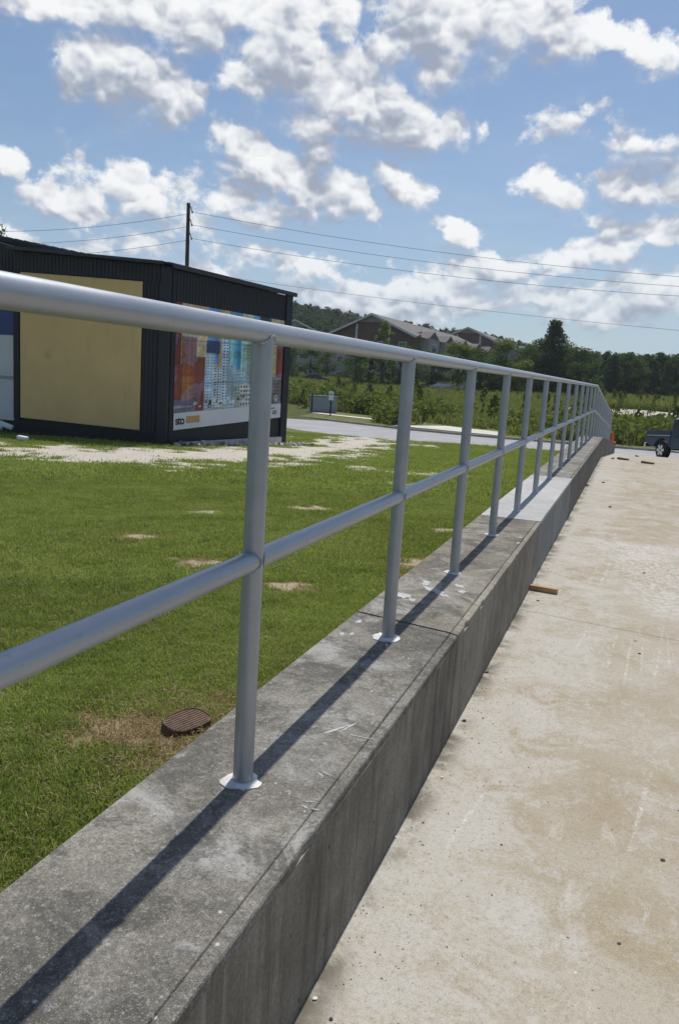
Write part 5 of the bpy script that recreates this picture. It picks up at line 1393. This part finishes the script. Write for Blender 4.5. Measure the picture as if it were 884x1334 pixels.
for cx in (ax1, ax2):
    for s in (-1, 1):
        w_ = MB().lathe((cx, s * (hw - .14) - .14, .475), [(.30, 0), (.42, .01), (.47, .05), (.475, .14), (.47, .23), (.42, .27), (.30, .28)], 32, 'Y').build('wheel', TYRE, truck, smooth=True)
        yo = s * (hw - .14) + s * .142
        MB().lathe((cx, yo - .005, .475), [(.29, 0), (.285, .012)], 28, 'Y').build('rim', DARK, w_)
        for k in range(6):
            t = k * math.pi / 3; c_, s__ = math.cos(t), math.sin(t)
            pts4 = [(.05, -.05), (.27, -.075), (.27, .075), (.05, .05)]
            q = [(cx + a * c_ - b * s__, .475 + a * s__ + b * c_) for a, b in pts4]
            y0, y1 = yo + s * .008, yo + s * .03
            MB().add([(a, y0, b) for a, b in q] + [(a, y1, b) for a, b in q], [(0, 1, 2, 3), (7, 6, 5, 4), (0, 4, 5, 1), (1, 5, 6, 2), (2, 6, 7, 3), (3, 7, 4, 0)]).build('spoke', CHR, w_)

# ================================================================== loose things on the pavement
LUM = plain('cut_lumber', (.42, .26, .13), .85, var=.25, scale=14, bstr=.4, bscale=80)
zb = sz(5.47)
o = MB().box((-.095, -.022, 0), (.095, .022, .036)).build('wood_offcut', LUM, bevel=.002)
o.location = (-.448, 5.46, zb + .001); o.rotation_euler = (math.atan(.0186), 0, -.10); tag(o, 'short offcut of brown lumber lying against the wall foot', 'wood block')
STD = plain('dark_pebble', (.045, .042, .04), .8, var=.3, scale=60); STW = plain('white_pebble', (.60, .58, .54), .8, var=.2, scale=60)
RD = [rock_mesh(20 + i, STD) for i in range(3)]; RW = [rock_mesh(30 + i, STW) for i in range(3)]
def slab_pt(px, py):
    d = RM @ np.array([(px - 442) / 1000, (py - 667) / 1000, 1.0]); g = .0186; z0 = 1.4926 - SLAB_DROP - CZ
    t = (z0 - g * 1.566) / (d[2] - g * d[1]); return d[0] * t, d[1] * t
for (px, py, s, dk, lb) in [(862, 1122, .0085, 1, 'dark grey stone on the tan slab near the right picture edge'), (805, 1230, .006, 1, 'dark pebble on the slab low on the right'),
                            (652, 1101, .0045, 1, 'dark pebble right of the whitish dust'), (575, 1013, .006, 0, 'white pebble a little way out from the wall'),
                            (515, 1091, .006, 0, 'white pebble at the foot of the wall'), (431, 1329, .005, 1, 'dark pebble at the bottom edge of the picture'), (748, 1268, .0045, 0, 'white pebble low on the slab'),
                            (739, 1222, .0035, 1, 'tiny dark pebble left of the larger dark one'), (410, 1302, .006, 0, 'white pebble next to the wall at the bottom'), (884, 1057, .006, 1, 'dark pebble cut by the right picture edge'),
                            (645, 967, .005, 0, 'white pebble on open slab'), (826, 835, .014, 0, 'whitish stone beside the slab joint'), (832, 852, .009, 1, 'dark stone just below the slab joint'),
                            (633, 876, .010, 1, 'dark stone at the wall foot beyond the corner'), (604, 939, .010, 1, 'flat dark stone against the wall foot'), (838, 747, .013, 1, 'dark stone far out on the slab'),
                            (763, 633, .035, 1, 'dark leaf like clod at the wall foot towards the crest'), (785, 629, .025, 1, 'dark clod out on the slab towards the crest'), (794, 661, .022, 1, 'dark clod on the whitish slab'), (797, 598, .04, 1, 'dark rag at the wall foot near the crest'), (712, 772, .01, 1, 'dark crumb right of the lumber offcut'), (700, 783, .009, 1, 'dark crumb below the lumber offcut')]:
    x, y = slab_pt(px, py)
    put_rock('pebble', rnd.choice(RD if dk else RW), x, y, sz(y) + s * .4, (s * 1.2, s, s * .55), lb, 'pebble', 'pebbles lying on the pavement').rotation_euler = (rnd.uniform(-.2, .2), rnd.uniform(-.2, .2), rnd.uniform(0, 6))
# scraps of wood near the crest
for (px, py, L, a, lb) in [(811, 599, .55, -.3, 'dark flat scrap lying on the slab near the crest'), (843, 604, .60, -.35, 'brown stick lying left of the pickup'), (829, 595, .22, .4, 'small dark scrap near the end of the slab')]:
    x, y = slab_pt(px, py); y2 = y
    # beyond the crest the slab falls away: follow the ray down to it
    d = RM @ np.array([(px - 442) / 1000, (py - 667) / 1000, 1.0])
    for t in np.arange(15, 60, .02):
        q = d * t
        if q[2] + CZ <= sz(q[1]): break
    x, y, z = q[0], q[1], sz(q[1])
    L *= .42
    o = MB().hexa([(-L / 2, -.05, 0), (L / 2, -.04, 0), (L / 2, .03, 0), (-L / 2, .05, 0)], [(-L / 2, -.05, .04), (L / 2, -.03, .025), (L / 2, .03, .03), (-L / 2, .05, .045)]).build('wood_scrap', plain('dark_scrap', (.13, .10, .07), .9), bevel=.004)
    o.location = (x, y, z + .004); o.rotation_euler = (0, 0, a); tag(o, lb, 'wood scrap', 'scraps near the crest')
# grit
n = 5200; gx = -.54 + np.abs(nrg.normal(0, .22, n)) * np.where(nrg.random(n) < .55, 1, 6); gy = nrg.uniform(.8, 12, n)
ok = gx < 2.5; gx, gy = gx[ok], gy[ok]
scatter('grit', [([tuple(v.co) for v in m_.vertices], [tuple(p.vertices) for p in m_.polygons]) for m_ in RW[:2]], np.stack([gx, gy, np.array([sz(v) for v in gy]) + .0006], 1), nrg.uniform(0, 6, len(gx)), np.abs(nrg.normal(0, .0013, len(gx))) + .0007,
        plain('grit', (.30, .25, .19), .9, var=.5, scale=200), label='fine grit and sand scattered over the slab along the wall', cat='grit', tilt=1.5)

# ================================================================== air
HZ = bpy.data.materials.new('thin_summer_haze'); HZ.use_nodes = True; t_ = HZ.node_tree; t_.nodes.clear()
pv = nd(t_, 'ShaderNodeVolumePrincipled'); pv.inputs['Color'].default_value = (.80, .88, 1.0, 1); pv.inputs['Density'].default_value = .00022; pv.inputs['Anisotropy'].default_value = .2
ho = nd(t_, 'ShaderNodeOutputMaterial'); t_.links.new(pv.outputs[0], ho.inputs['Volume'])
tag(MB().box((-4400, -4400, -3), (4400, 4400, 60)).build('haze', HZ), 'thin bluish summer haze over the far trees', 'haze', kind='stuff')
